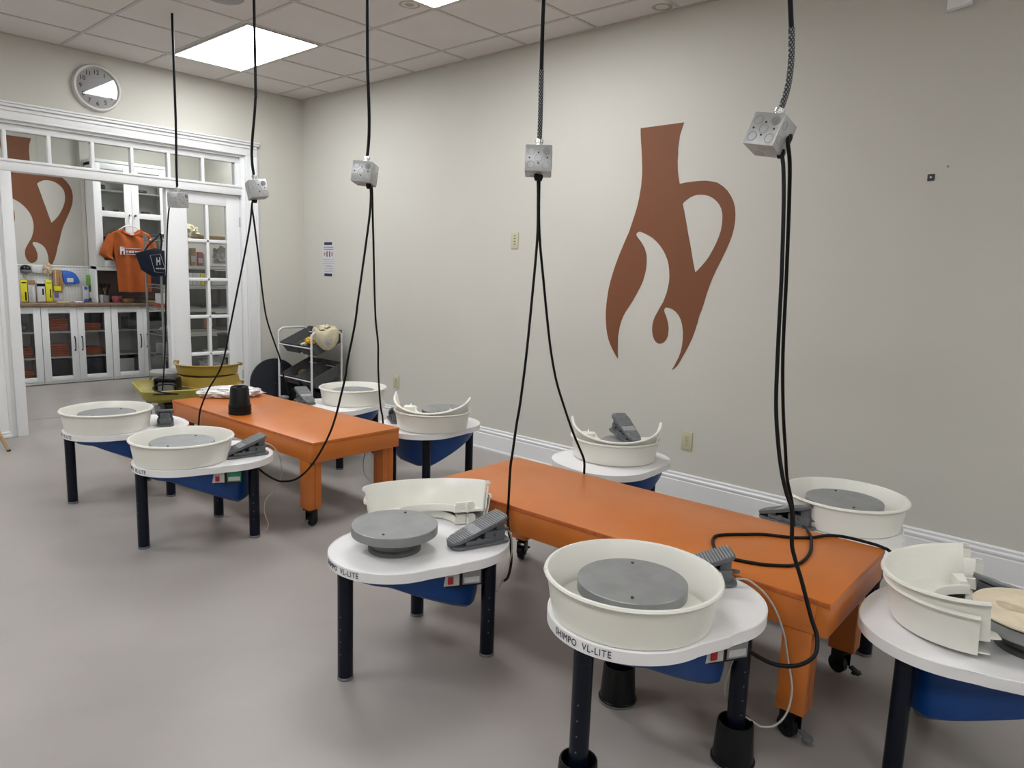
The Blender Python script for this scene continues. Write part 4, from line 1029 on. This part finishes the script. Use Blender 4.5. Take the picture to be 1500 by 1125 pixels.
# folded shirts
def shirt0(label, loc):
    bm = nb(); bx(bm, -.10, .10, -.12, .12, 0, .027, .010, 3)
    for v in bm.verts: v.co += Vector((random.uniform(-.003, .003), random.uniform(-.003, .003), random.uniform(-.001, .001)))
    bx(bm, -.096, .098, -.116, -.02, .012, .0145, .001)
    o = obj('folded_shirt', bm, M['shirtdk'], None, 50, loc); return tag(o, label, 'shirt', 'folded orange shirts')
fs = None
for x, z, n, lb in ((-1.508, .591, 5, 'folded orange shirt in the stack on the top shelf, left door, below the pegboard'), (-1.515, .306, 5, 'folded orange shirt in the tall stack on the middle shelf behind the left door'),
                    (-1.160, .591, 3, 'folded orange shirt in the low stack on the top shelf behind the right door'), (-1.150, .306, 3, 'folded orange shirt in the low stack on the middle shelf behind the right door'),
                    (-1.865, .306, 4, 'folded orange shirt on the middle shelf of the half hidden cabinet'), (-1.865, .051, 4, 'folded orange shirt at the bottom of the half hidden cabinet')):
    for k in range(n):
        L3 = (x + random.uniform(-.008, .008), 2.735 + random.uniform(-.01, .01), z + k * .0275)
        if fs is None: fs = shirt0(lb, L3)
        else:
            c = fs.copy(); COL.objects.link(c); c.location = L3; c.rotation_euler = (0, 0, random.uniform(-.06, .06)); c['label'] = lb
def plainbox(name, label, cat, x0, x1, y0, y1, z0, z1, m, bev=.004, group=None):
    bm = nb(); bx(bm, x0, x1, y0, y1, z0, z1, bev); return tag(obj(name, bm, m), label, cat, group)
plainbox('fabric_box', 'black box at the bottom of the shirt cabinet behind the left door', 'box', -1.625, -1.395, 2.60, 2.88, .051, .270, M['navy'], .006)
plainbox('fabric_box', 'black box at the bottom of the shirt cabinet behind the right door', 'box', -1.275, -1.045, 2.60, 2.88, .051, .270, M['navy'], .006)
plainbox('dark_shirt', 'dark folded cloth above the orange shirts behind the right door', 'cloth', -1.26, -1.06, 2.62, 2.85, .675, .79, M['navy'], .02)
plainbox('dark_cloth', 'dark cloth on the top shelf of the half hidden cabinet', 'cloth', -1.97, -1.79, 2.62, 2.85, .591, .68, M['bin'], .03)
for k, (x0, x1, z0, z1, lb) in enumerate(((-.55, -.37, .306, .56, 'white storage box with black lid on the middle shelf, right cabinet'), (-.55, -.37, .591, .70, 'low white storage box with black lid on the top shelf, right cabinet'),
                       (-.55, -.37, .051, .275, 'white storage box with black lid at the bottom, right cabinet'), (-.90, -.72, .051, .262, 'white storage box at the bottom behind the left door, right cabinet'))):
    t = thing('storage_box', lb, 'box', ((x0 + x1) / 2, 2.74, z0), 0, 'white storage boxes')
    w = (x1 - x0) / 2; h = z1 - z0
    bm = nb(); bx(bm, -w, w, -.13, .13, 0, h - .02, .004); obj('box_body', bm, M['white'], t)
    bm = nb(); bx(bm, -w - .003, w + .003, -.133, .133, h - .022, h, .003); obj('lid', bm, M['black'], t)
plainbox('binder', 'grey binder standing on the top shelf behind the left door, right cabinet', 'binder', -.765, -.745, 2.62, 2.85, .591, .72, M['greyplas'], .002)

# upper cabinet (hutch) with glass doors
t = thing('wall_cabinet', 'tall white wall cabinet with glass doors behind the hanging shirt', 'cabinet', (-.677, 2.60, 1.29))
bm = nb(); W2 = .405
bx(bm, -W2, -W2 + .018, .010, .259, 0, 1.20); bx(bm, W2 - .018, W2, .010, .259, 0, 1.20); bx(bm, -W2, W2, .249, .259, 0, 1.20); bx(bm, -W2, W2, .010, .259, 0, .03); bx(bm, -W2, W2, .010, .259, 1.17, 1.20)
for z in (.30, .635, .905): bx(bm, -W2 + .018, W2 - .018, .016, .249, z - .018, z)
obj('carcass', bm, M['whitein'], t, 0)
bm = nb(); bx(bm, -W2 - .012, W2 + .012, -.022, .259, 1.20, 1.235, .004); bx(bm, -W2 - .004, W2 + .004, -.006, .012, -.015, .030, .003); obj('crown', bm, M['white'], t)
for s in (-1, 1):
    a, b = (-W2, -.0015) if s < 0 else (.0015, W2)
    bm = nb()
    for u, v in ((a, a + .080), (b - .080, b)): bx(bm, u, v, -.012, .009, .03, 1.198, .002)
    for z0, z1 in ((.03, .105), (.600, .665), (1.13, 1.198)): bx(bm, a + .08, b - .08, -.012, .009, z0, z1, .002)
    d = obj('door', bm, M['white'], t)
    bm = nb(); bx(bm, a + .08, b - .08, -.003, -.0005, .105, 1.13); obj('glass', bm, M['glass'], d, 0)
    bm = nb(); lathe(bm, [(0, 0), (.005, 0), (.005, .012), (.013, .016), (.013, .022), (.009, .026), (0, .026)], 18, M4=Tr(s * .030, -.012, .632) @ Rx(PI / 2)); obj('knob', bm, M['pin'], d, 50)
bm = nb(); bx(bm, -1.105, -1.083, 2.60, 2.858, .904, 1.288, .002); tag(obj('cabinet_support', bm, M['white']), 'narrow white upright panel between worktop and wall cabinet', 'panel')
bm = nb(); bx(bm, -1.082, -.27, 2.84, 2.858, .952, 1.288); tag(obj('back_panel', bm, mat('plum_backsplash', (.15, .115, .115), .7, noise=.05)), 'dark plum panel on the wall under the wall cabinet', 'panel')

def cup(label, x, y, z, r, h, m, cat='cup', group=None):
    bm = nb(); lathe(bm, [(0, 0), (r * .8, 0), (r, h * .4), (r * .95, h), (r * .83, h), (r * .85, h * .4), (r * .6, .006), (0, .006)], 24); return tag(obj('pottery_cup', bm, m, None, 50, (x, y, z)), label, cat, group)
for x, r, h, m, lb in ((-.965, .034, .075, 'dkgreen', 'small dark pot at the left end of the middle shelf in the wall cabinet'), (-.805, .030, .055, 'dkgreen', 'small dark pot at the right of the left door in the wall cabinet'),
                       (-.575, .028, .060, 'dkgreen', 'small dark pot behind the right door of the wall cabinet'), (-.475, .050, .058, 'pink', 'pinkish bowl behind the right door of the wall cabinet')):
    cup(lb, x, 2.72, 1.29 + .637, r, h, M[m])
cup('small dark pot on the top shelf of the wall cabinet, left door', -.955, 2.72, 1.29 + .907, .045, .055, M['dkgreen'])
cup('wide dark dish on the top shelf of the wall cabinet, right door', -.53, 2.74, 1.29 + .907, .085, .035, M['dkgreen'], 'dish')
cup('small dark pot low in the wall cabinet, beside the shirt sleeve', -.93, 2.72, 1.29 + .302, .04, .07, M['dkgreen'])
# things on the worktop under the cabinet
cup('grey brush pot on the worktop below the wall cabinet', -.985, 2.66, .904, .042, .085, M['greyplas'])
t = thing('brush_bundle', 'dark brushes standing in the grey pot on the worktop', 'brush', (-.985, 2.66, .912))
for k in range(5):
    a = k * 1.3; bm = nb(); tube(bm, [(0, 0, 0), (.02 * math.cos(a), .02 * math.sin(a), .10), (.045 * math.cos(a), .04 * math.sin(a), .17)], .004, 6); obj('handle', bm, M['tan'] if k % 2 else M['black'], t, 60)
    bm = nb(); cyl(bm, .010, .165, .215, (.045 * math.cos(a), .04 * math.sin(a)), 8, .004); obj('bristles', bm, M['black'], t, 60)
cup('reddish bowl on the worktop below the wall cabinet', -.86, 2.68, .904, .060, .075, M['pink'], 'bowl')
cup('tan dish on the worktop behind the shirt hem', -.74, 2.66, .904, .07, .045, M['tan'], 'dish')
cup('pale dish on the worktop, left of the wire rack', -.50, 2.62, .904, .10, .022, M['tan'], 'dish')
plainbox('tray', 'pale flat tray on the worktop in front of the pegboard', 'tray', -1.50, -1.38, 2.60, 2.68, .904, .918, M['beige'], .004)
plainbox('tray', 'white flat soap dish on the worktop below the blue bag', 'tray', -1.33, -1.24, 2.60, 2.68, .904, .922, M['paper'], .006)
cup('clear jar on the worktop at the right end of the pegboard', -1.03, 2.66, .904, .026, .09, M['clearpk'], 'jar')

# pegboard with hanging goods
t = thing('pegboard', 'white pegboard display standing on the worktop under the mural', 'pegboard', (-1.450, 2.80, .904))
bm = nb(); bx(bm, -.385, .385, -.006, .006, .0, .415, .002); obj('board', bm, M['pegb'], t)
bm = nb()
for i in range(25):
    for j in range(13): bx(bm, -.372 + i * .031 - .003, -.372 + i * .031 + .003, -.0066, -.006, .020 + j * .031 - .003, .020 + j * .031 + .003)
obj('holes', bm, M['textgrey'], t, 0)
bm = nb(); bx(bm, -.385, -.37, -.012, -.006, 0, .415, .002); bx(bm, .37, .385, -.012, -.006, 0, .415, .002); bx(bm, -.37, .37, -.012, -.006, .40, .415, .002); obj('frame', bm, M['white'], t)
def PX(a): return -1.832 + (a / 10 - 22) * .00677
def PZ(b): return 1.309 - (375 + b / 10 - 388) * .00765
def pack(name, label, cat, a0, b0, a1, b1, m, dep=.03, bev=.006, bands=()):
    t = thing(name, label, cat, ((PX(a0) + PX(a1)) / 2, 2.788, PZ(b1)))
    w = (PX(a1) - PX(a0)) / 2; h = PZ(b0) - PZ(b1)
    bm = nb(); bx(bm, -w, w, -dep, -.002, 0, h, bev); obj('body', bm, m, t)
    for nm, f0, f1, g0, g1, mm in bands:
        bm = nb(); bx(bm, -w + 2 * w * f0, -w + 2 * w * f1, -dep - .002, -dep + .001, h * g0, h * g1, .0008); obj(nm, bm, mm, t)
    return t
y1p = pack('tool_pack', 'bright yellow tool pack at the left end of the pegboard', 'pack', 265, 335, 355, 650, M['yellowpk'], bands=(('tool', .55, .8, .05, .45, M['black']), ('header', .15, .85, .84, .90, M['black'])))
pack('tool_pack', 'clear tool pack with tan card, between the left yellow pack and the black-headed one', 'pack', 365, 340, 470, 660, M['clearpk'], bands=(('header', .05, .95, .80, 1, M['tan']), ('tool', .55, .80, .15, .7, M['paper'])))
pack('tool_pack', 'white tool pack with a black header, left of the second yellow pack', 'pack', 490, 370, 605, 650, M['paper'], bands=(('header', .0, 1, .80, .94, M['black']), ('tool', .62, .82, .35, .68, M['black'])))
pack('tool_pack', 'bright yellow tool pack at the middle of the pegboard', 'pack', 615, 335, 710, 650, M['yellowpk'], bands=(('tool', .60, .78, .2, .58, M['black']), ('header', .15, .85, .84, .90, M['greenpk'])))
pack('tool_pack', 'brown wooden tool pack with a yellow sticker, left of the blue bag', 'pack', 730, 180, 870, 500, M['tan'], bands=(('tool', .20, .32, .25, .95, M['beige']), ('tool', .62, .74, .25, .95, M['oredge']), ('sticker', .05, .75, .03, .24, M['yellowpk'])))
pack('tool_pack', 'green packet at the right end of the pegboard', 'pack', 1240, 250, 1310, 410, M['greenpk'])
pack('tool_pack', 'dark green packet under the bright green one', 'pack', 1265, 420, 1320, 640, M['dkgreen'], bands=(('sticker', .0, 1, .2, .62, M['paper']),))
pack('bottle_pack', 'blue and white bottle near the right end of the pegboard', 'bottle', 1165, 420, 1255, 650, M['paper'], .04, .010, bands=(('label_band', .1, .95, .0, .18, M['bluebag']), ('cap', .2, .8, .78, .98, M['bluebag'])))
pack('pad', 'white pad pinned at the top of the pegboard beside the black dome', 'pad', 440, 130, 600, 240, M['paper'], .02, .010)
pack('round_tool', 'pale sheet with a round violet dial below the brown tool pack', 'pack', 725, 505, 860, 640, M['clearpk'], .012, .004, bands=(('dial', .1, .6, .35, .9, mat('violet_dial', (.14, .13, .30), .5, noise=.05)),))
lm = lump('loofah', M['beige'], (PX(665), 2.762, PZ(175)), (.042, .022, .060), 3.3, sub=4, amp=.6, flat=False); tag(lm, 'beige fibrous loofah at the top of the pegboard', 'loofah')
t = thing('throwing_rib_dome', 'shiny black dome with grey mesh at the top left of the pegboard', 'bowl', (PX(345), 2.750, PZ(190)))
bm = nb(); lathe(bm, [(0, .052), (.02, .050), (.038, .040), (.050, .022), (.054, 0), (.050, 0), (.046, .02), (.034, .036), (0, .046)], 28); obj('dome', bm, M['black'], t, 60)
bm = nb(); lathe(bm, [(.052, 0), (.054, -.012), (.046, -.035), (.02, -.046), (0, -.048), (0, -.04), (.044, -.03), (.05, 0)], 28); obj('mesh', bm, M['greyplas'], t, 60)
# blue bag: quarter-round sheet
t = thing('tool_bag', 'blue quarter-round plastic bag with white label on the pegboard', 'bag', (0, 0, 0))
pts = [(870, 190), (950, 190), (1030, 205), (1085, 245), (1120, 300), (1135, 355), (1125, 378), (1050, 380), (980, 395), (920, 400), (895, 360), (880, 290)]
bm = nb(); vs = prism(bm, [(PX(a), PZ(b)) for a, b in pts][::-1], 0, .022, .006, M4=Tr(0, 2.790, 0) @ Rx(PI / 2)); obj('bag', bm, M['bluebag'], t, 40)
bm = nb(); bx(bm, PX(940), PX(1035), 2.766, 2.769, PZ(360), PZ(300)); obj('label', bm, M['paper'], t, 0)

# ------------------------------------------------------------------ hanging T-shirt
def cloth_rows(bm, rows, y, th, fold, nf, ph=0., n=26):
    F = []; B = []
    for k, (z, xl, xr) in enumerate(rows):
        f = []; b = []
        for i in range(n + 1):
            u = i / n; x = xl + (xr - xl) * u; e = math.sin(PI * u) ** .35
            w = fold * (k / max(1, len(rows) - 1)) * math.sin(nf * 2 * PI * u + ph)
            f.append(bm.verts.new((x, y - th * e * .5 + w, z))); b.append(bm.verts.new((x, y + th * e * .5 + w * .6 + .002, z)))
        F.append(f); B.append(b)
    for A, C_ in zip(F, F[1:]):
        for i in range(n): bm.faces.new((A[i], A[i + 1], C_[i + 1], C_[i]))
    for A, C_ in zip(B, B[1:]):
        for i in range(n): bm.faces.new((A[i + 1], A[i], C_[i], C_[i + 1]))
    for k in range(len(rows) - 1):
        bm.faces.new((F[k][0], F[k + 1][0], B[k + 1][0], B[k][0])); bm.faces.new((F[k + 1][n], F[k][n], B[k][n], B[k + 1][n]))
    for k in (0, -1):
        for i in range(n):
            q = (F[k][i], B[k][i], B[k][i + 1], F[k][i + 1]); bm.faces.new(q)
YS = 2.50
t = thing('t_shirt', 'bright orange T-shirt with white print hanging in front of the wall cabinet', 't-shirt', (0, 0, 0))
bm = nb(); cloth_rows(bm, [(1.755, -.845, -.815), (1.735, -.89, -.795), (1.715, -.935, -.765), (1.69, -.955, -.60), (1.60, -.945, -.515), (1.50, -.925, -.510), (1.40, -.915, -.515), (1.30, -.905, -.520), (1.20, -.900, -.525), (1.10, -.895, -.525), (1.035, -.890, -.525)], YS, .07, .030, 2.4, .4, 34)
cloth_rows(bm, [(1.755, -.655, -.63), (1.735, -.68, -.57), (1.715, -.72, -.53), (1.69, -.80, -.515)], YS, .05, .0, 1)
cloth_rows(bm, [(1.70, -.98, -.90), (1.60, -1.03, -.915), (1.52, -1.065, -.93), (1.455, -1.085, -.945), (1.425, -1.03, -.935), (1.405, -.96, -.925)], YS + .005, .05, .006, 1.5, n=12)
cloth_rows(bm, [(1.70, -.555, -.49), (1.62, -.53, -.455), (1.54, -.52, -.44), (1.50, -.515, -.45)], YS + .005, .05, .006, 1.5, n=12)
obj('shirt_body', bm, M['shirt'], t, 60)
bm = nb(); tube(bm, [(-.845, YS - .01, 1.76), (-.81, YS - .034, 1.715), (-.735, YS - .044, 1.69), (-.665, YS - .034, 1.712), (-.63, YS - .01, 1.76)], .008, 8); obj('collar', bm, M['shirtdk'], t, 60)
bm = nb(); bx(bm, -.762, -.718, YS - .05, YS - .046, 1.688, 1.718); obj('size_tag', bm, M['paper'], t, 0)
bm = nb()
yy = YS - .052
def pr(x0, x1, z0, z1): bx(bm, x0, x1, yy, yy + .012, z0, z1)
pr(-.875, -.862, 1.465, 1.555); pr(-.840, -.828, 1.465, 1.550); pr(-.862, -.840, 1.505, 1.535); pr(-.855, -.848, 1.54, 1.56)
for k in range(6): pr(-.815 + k * .034, -.815 + k * .034 + (.026 if k % 2 else .018), 1.490, 1.512)
for k in range(8): pr(-.815 + k * .022, -.815 + k * .022 + .014, 1.535, 1.543)
for k in range(9): pr(-.810 + k * .022, -.810 + k * .022 + .015, 1.468, 1.475)
obj('chest_print', bm, M['print'], t, 0)
t = thing('coat_hanger', 'white plastic hanger inside the orange T-shirt', 'hanger', (0, 0, 0))
bm = nb(); tube(bm, [(-.86, YS, 1.745), (-.80, YS, 1.785), (-.74, YS, 1.800), (-.68, YS, 1.785), (-.62, YS, 1.745)], .007, 8); tube(bm, [(-.74, YS, 1.80), (-.74, YS, 1.83), (-.725, YS + .02, 1.86), (-.712, YS + .05, 1.895), (-.706, 2.560, 1.935), (-.700, 2.580, 1.925)], .0035, 6); obj('hanger', bm, M['white'], t, 60)

# ------------------------------------------------------------------ wire rack
RX0, RX1, RY0, RY1 = -.845, .30, 1.42, 1.82
t = thing('wire_rack', 'chrome wire shelving rack behind the glazed door', 'shelving rack', ((RX0 + RX1) / 2, (RY0 + RY1) / 2, 0))
cx_, cy_ = (RX0 + RX1) / 2, (RY0 + RY1) / 2
for x in (RX0, RX1):
    for y in (RY0, RY1):
        bm = nb(); cyl(bm, .0125, .03, 1.69, (x - cx_, y - cy_), 14); cyl(bm, .018, 0, .03, (x - cx_, y - cy_), 14); cyl(bm, .0145, 1.68, 1.70, (x - cx_, y - cy_), 14); obj('post', bm, M['wire'], t, 50)
SZ = (1.655, 1.365, 1.150, .900, .640, .380, .140)
for z in SZ:
    bm = nb()
    for y in (RY0, RY1):
        for dz in (0, -.032): tube(bm, [(RX0 - cx_, y - cy_, z + dz), (RX1 - cx_, y - cy_, z + dz)], .0035, 6, straight=True)
        zz = [(RX0 - cx_ + k * .0409, y - cy_, z - .032 * (k % 2)) for k in range(29)]
        tube(bm, zz, .0022, 5, straight=True)
    for x in (RX0, RX1):
        for dz in (0, -.032): tube(bm, [(x - cx_, RY0 - cy_, z + dz), (x - cx_, RY1 - cy_, z + dz)], .0035, 6, straight=True)
    for k in range(1, 40): x = RX0 + (RX1 - RX0) * k / 40; tube(bm, [(x - cx_, RY0 - cy_, z + .003), (x - cx_, RY1 - cy_, z + .003)], .0018, 5, straight=True)
    obj('wire_shelf', bm, M['wire'], t, 60)
# goods on the rack
def rb(name, lb, cat, x0, x1, z, h, m, y0=RY0 + .03, y1=RY1 - .05, bev=.006): return plainbox(name, lb, cat, x0, x1, y0, y1, z + .006, z + .006 + h, m, bev)
l_ = lump('plastic_bag', M['cloth'], (-.48, 1.56, 1.655 + .075), (.10, .12, .085), 1.9, sub=4, amp=.35); tag(l_, 'cream crumpled bag on top of the wire rack', 'bag')
rb('flat_box', 'long brown flat box on top of the wire rack', 'box', -.36, .12, 1.655, .045, M['tan'])
rb('dark_tray', 'dark tray on top of the wire rack, left end', 'tray', -.80, -.60, 1.655, .03, M['bin'])
for k, (x, c, h) in enumerate(((-.78, 'paper', .14), (-.70, 'beige', .17), (-.62, 'tan', .15), (-.52, 'dkgreen', .17), (-.44, 'tan', .19), (-.36, 'pink', .15), (-.29, 'paper', .13))):
    t = thing('brush_pack', 'upright packet on the second shelf of the rack, %s' % ('far left', 'second from left', 'third from left', 'dark green', 'tall tan', 'pink', 'white, left of the clear bag')[k], 'pack', (x, 1.56, 1.371))
    bm = nb(); bx(bm, -.032, .032, -.02, .02, 0, h, .008); obj('body', bm, M[c], t); bm = nb(); bx(bm, -.024, .024, -.022, -.019, h * .2, h * .55, 0); obj('label', bm, M['clearpk'], t, 0)
l_ = lump('clear_bag', M['clearpk'], (-.08, 1.58, 1.375 + .09), (.10, .10, .12), 4.9, sub=4, amp=.45); tag(l_, 'clear plastic bag on the second shelf of the rack', 'bag')
rb('black_crate', 'long black crate under the second shelf, left end of the rack', 'crate', -.80, -.56, 1.150, .10, M['navy'])
for k in range(5):
    rb('booklet', 'small upright pale carton on the third shelf of the rack', 'carton', -.54 + k * .045, -.50 + k * .045, 1.150, .13, M['paper'] if k != 3 else M['yellowpk'], bev=.003)['group'] = 'cartons on the rack'
rb('paper_stack', 'stack of white paper on the third shelf behind the door', 'paper', -.28, -.06, 1.150, .05, M['paper'])
rb('white_bottle', 'white bottle on the third shelf near the right door lite', 'bottle', .0, .06, 1.150, .11, M['white'], bev=.02)
rb('dark_box', 'low dark box beside the white bottle on the rack', 'box', .08, .24, 1.150, .06, M['bin'])
rb('red_tray', 'thin red tray on the fourth shelf, left end of the rack', 'tray', -.80, -.56, .900, .03, mat('red_tray_plastic', (.38, .07, .03), .5, noise=.1))
rb('white_box', 'white carton on the red tray in the rack', 'carton', -.78, -.60, .937, .11, M['paper'])
rb('blue_cloth', 'navy folded cloth on the fourth shelf behind the door', 'cloth', -.40, -.20, .900, .035, M['navy'])
l_ = lump('terracotta_figure', mat('terracotta_clay', (.42, .20, .11), .8, noise=.1), (-.30, 1.53, .640 + .085), (.045, .045, .105), 6.1, sub=4, amp=.3); tag(l_, 'upright terracotta figure on the fifth shelf behind the door', 'figure')
rb('dark_board', 'dark flat board on the fifth shelf behind the door', 'board', -.20, .20, .640, .02, M['bin'])
l_ = lump('plastic_wrap', M['clearpk'], (-.72, 1.56, .640 + .03), (.09, .10, .035), 8.1, sub=4, amp=.4); tag(l_, 'clear wrapped bundle on the fifth shelf, left end of the rack', 'bag')
bm = nb(); lathe(bm, [(0, 0), (.07, 0), (.13, .020), (.135, .028), (.12, .024), (.06, .008), (0, .008)], 40); tag(obj('plate', bm, M['white'], None, 50, (-.20, 1.58, .386)), 'white plate on the sixth shelf behind the door', 'plate')
rb('grey_tub', 'grey tub on the sixth shelf of the rack, left end', 'tub', -.80, -.52, .380, .12, M['greyplas'], bev=.02)
t = thing('price_card', 'white card with a black mark hung on the rack behind the door', 'card', (-.02, RY0 - .006, .43))
bm = nb(); bx(bm, -.055, .055, -.002, 0, -.035, .035); obj('card', bm, M['paper'], t, 0); bm = nb(); bx(bm, -.045, -.015, -.003, -.002, -.022, .022); bx(bm, .0, .045, -.003, -.002, -.005, .008); obj('mark', bm, M['inkblk'], t, 0)
l_ = lump('clear_bag', M['clearpk'], (-.22, 1.60, .140 + .08), (.14, .13, .10), 9.9, sub=4, amp=.4); tag(l_, 'clear plastic bag on the lowest shelf of the rack', 'bag')
rb('dark_crate', 'dark crate on the lowest shelf of the rack, right', 'crate', .0, .26, .140, .14, M['bin'])

for z, zn, spans in ((1.150, 'third', ((-.50, -.14, .17), (-.10, .25, .16))), (.900, 'fourth', ((-.50, -.12, .20), (-.08, .26, .20))), (.640, 'fifth', ((-.50, -.14, .19), (-.10, .26, .17))),
                     (.380, 'sixth', ((-.50, -.12, .17), (-.08, .26, .20))), (.140, 'lowest', ((-.50, -.10, .18),))):
    for k, (xa, xb_, h) in enumerate(spans):  # plain dark boxes added to darken the gaps behind the shelf goods
        plainbox('dark_filler_box', 'charcoal box added to darken the back of the %s rack shelf, %s' % (zn, 'left of the door muntin' if k == 0 else 'right of the door muntin'), 'crate', xa, xb_, 1.66, 1.79, z + .006, z + .006 + h, M['bin'], .008, 'charcoal filler boxes added on the rack')
# navy tote hung on the corner post of the rack
t = thing('tote_bag', 'navy tote bag with a pale square print hanging on the rack corner', 'bag', (0, 0, 0))
YT = 1.375
pts = [(x - .075, z + .01) for x, z in [(-1.040, 1.475), (-.935, 1.500), (-.845, 1.530), (-.70, 1.490), (-.66, 1.470), (-.70, 1.330), (-.76, 1.245), (-.85, 1.225), (-.91, 1.250), (-.985, 1.300)]]
bm = nb(); prism(bm, pts[::-1], -.02, .02, .010, M4=Tr(0, YT, 0) @ Rx(PI / 2)); obj('bag_body', bm, M['navy'], t, 40)
bm = nb(); tube(bm, [(-1.03, YT, 1.49), (-.975, YT, 1.57), (-.885, YT + .01, 1.655), (-.845, YT + .03, 1.695), (-.840, YT + .01, 1.62), (-.85, YT, 1.56), (-.86, YT, 1.505)], .009, 8); obj('strap', bm, M['navy'], t, 60)
bm = nb(); q = [(-.975, 1.460), (-.872, 1.480), (-.815, 1.28), (-.935, 1.292)]
tube(bm, [(x, YT - .021, z) for x, z in q], .0022, 6, closed=True, straight=True)
bx(bm, -.915, -.905, YT - .0225, YT - .0205, 1.36, 1.44); bx(bm, -.885, -.875, YT - .0225, YT - .0205, 1.365, 1.445); bx(bm, -.905, -.885, YT - .0225, YT - .0205, 1.395, 1.415)
for k in range(5): bx(bm, -.92 + k * .018, -.908 + k * .018, YT - .0225, YT - .0205, 1.322, 1.334)
obj('print', bm, M['print'], t, 0)

# ------------------------------------------------------------------ camera
cam = bpy.data.cameras.new('camera'); co = bpy.data.objects.new('camera', cam); COL.objects.link(co)
cam.sensor_width = 36; cam.lens = CAM[3] * 36 / 1500; cam.clip_start = .02
yaw, pitch, roll = CAM[:3]
f = Vector((math.sin(yaw) * math.cos(pitch), math.cos(yaw) * math.cos(pitch), -math.sin(pitch)))
r0 = Vector((math.cos(yaw), -math.sin(yaw), 0)); u0 = r0.cross(f)
r = math.cos(roll) * r0 + math.sin(roll) * u0; u = -math.sin(roll) * r0 + math.cos(roll) * u0
co.matrix_world = Matrix(((r.x, u.x, -f.x, CAM[4]), (r.y, u.y, -f.y, CAM[5]), (r.z, u.z, -f.z, CAM[6]), (0, 0, 0, 1)))
SC.camera = co
w = bpy.data.worlds.new('world'); SC.world = w; w.use_nodes = True
w.node_tree.nodes['Background'].inputs['Color'].default_value = (.8, .85, .9, 1); w.node_tree.nodes['Background'].inputs['Strength'].default_value = .3
SC.view_settings.view_transform = 'Standard'; SC.view_settings.look = 'None'; SC.view_settings.gamma = 1; SC.view_settings.exposure = EXPO
SC.view_settings.use_curve_mapping = False
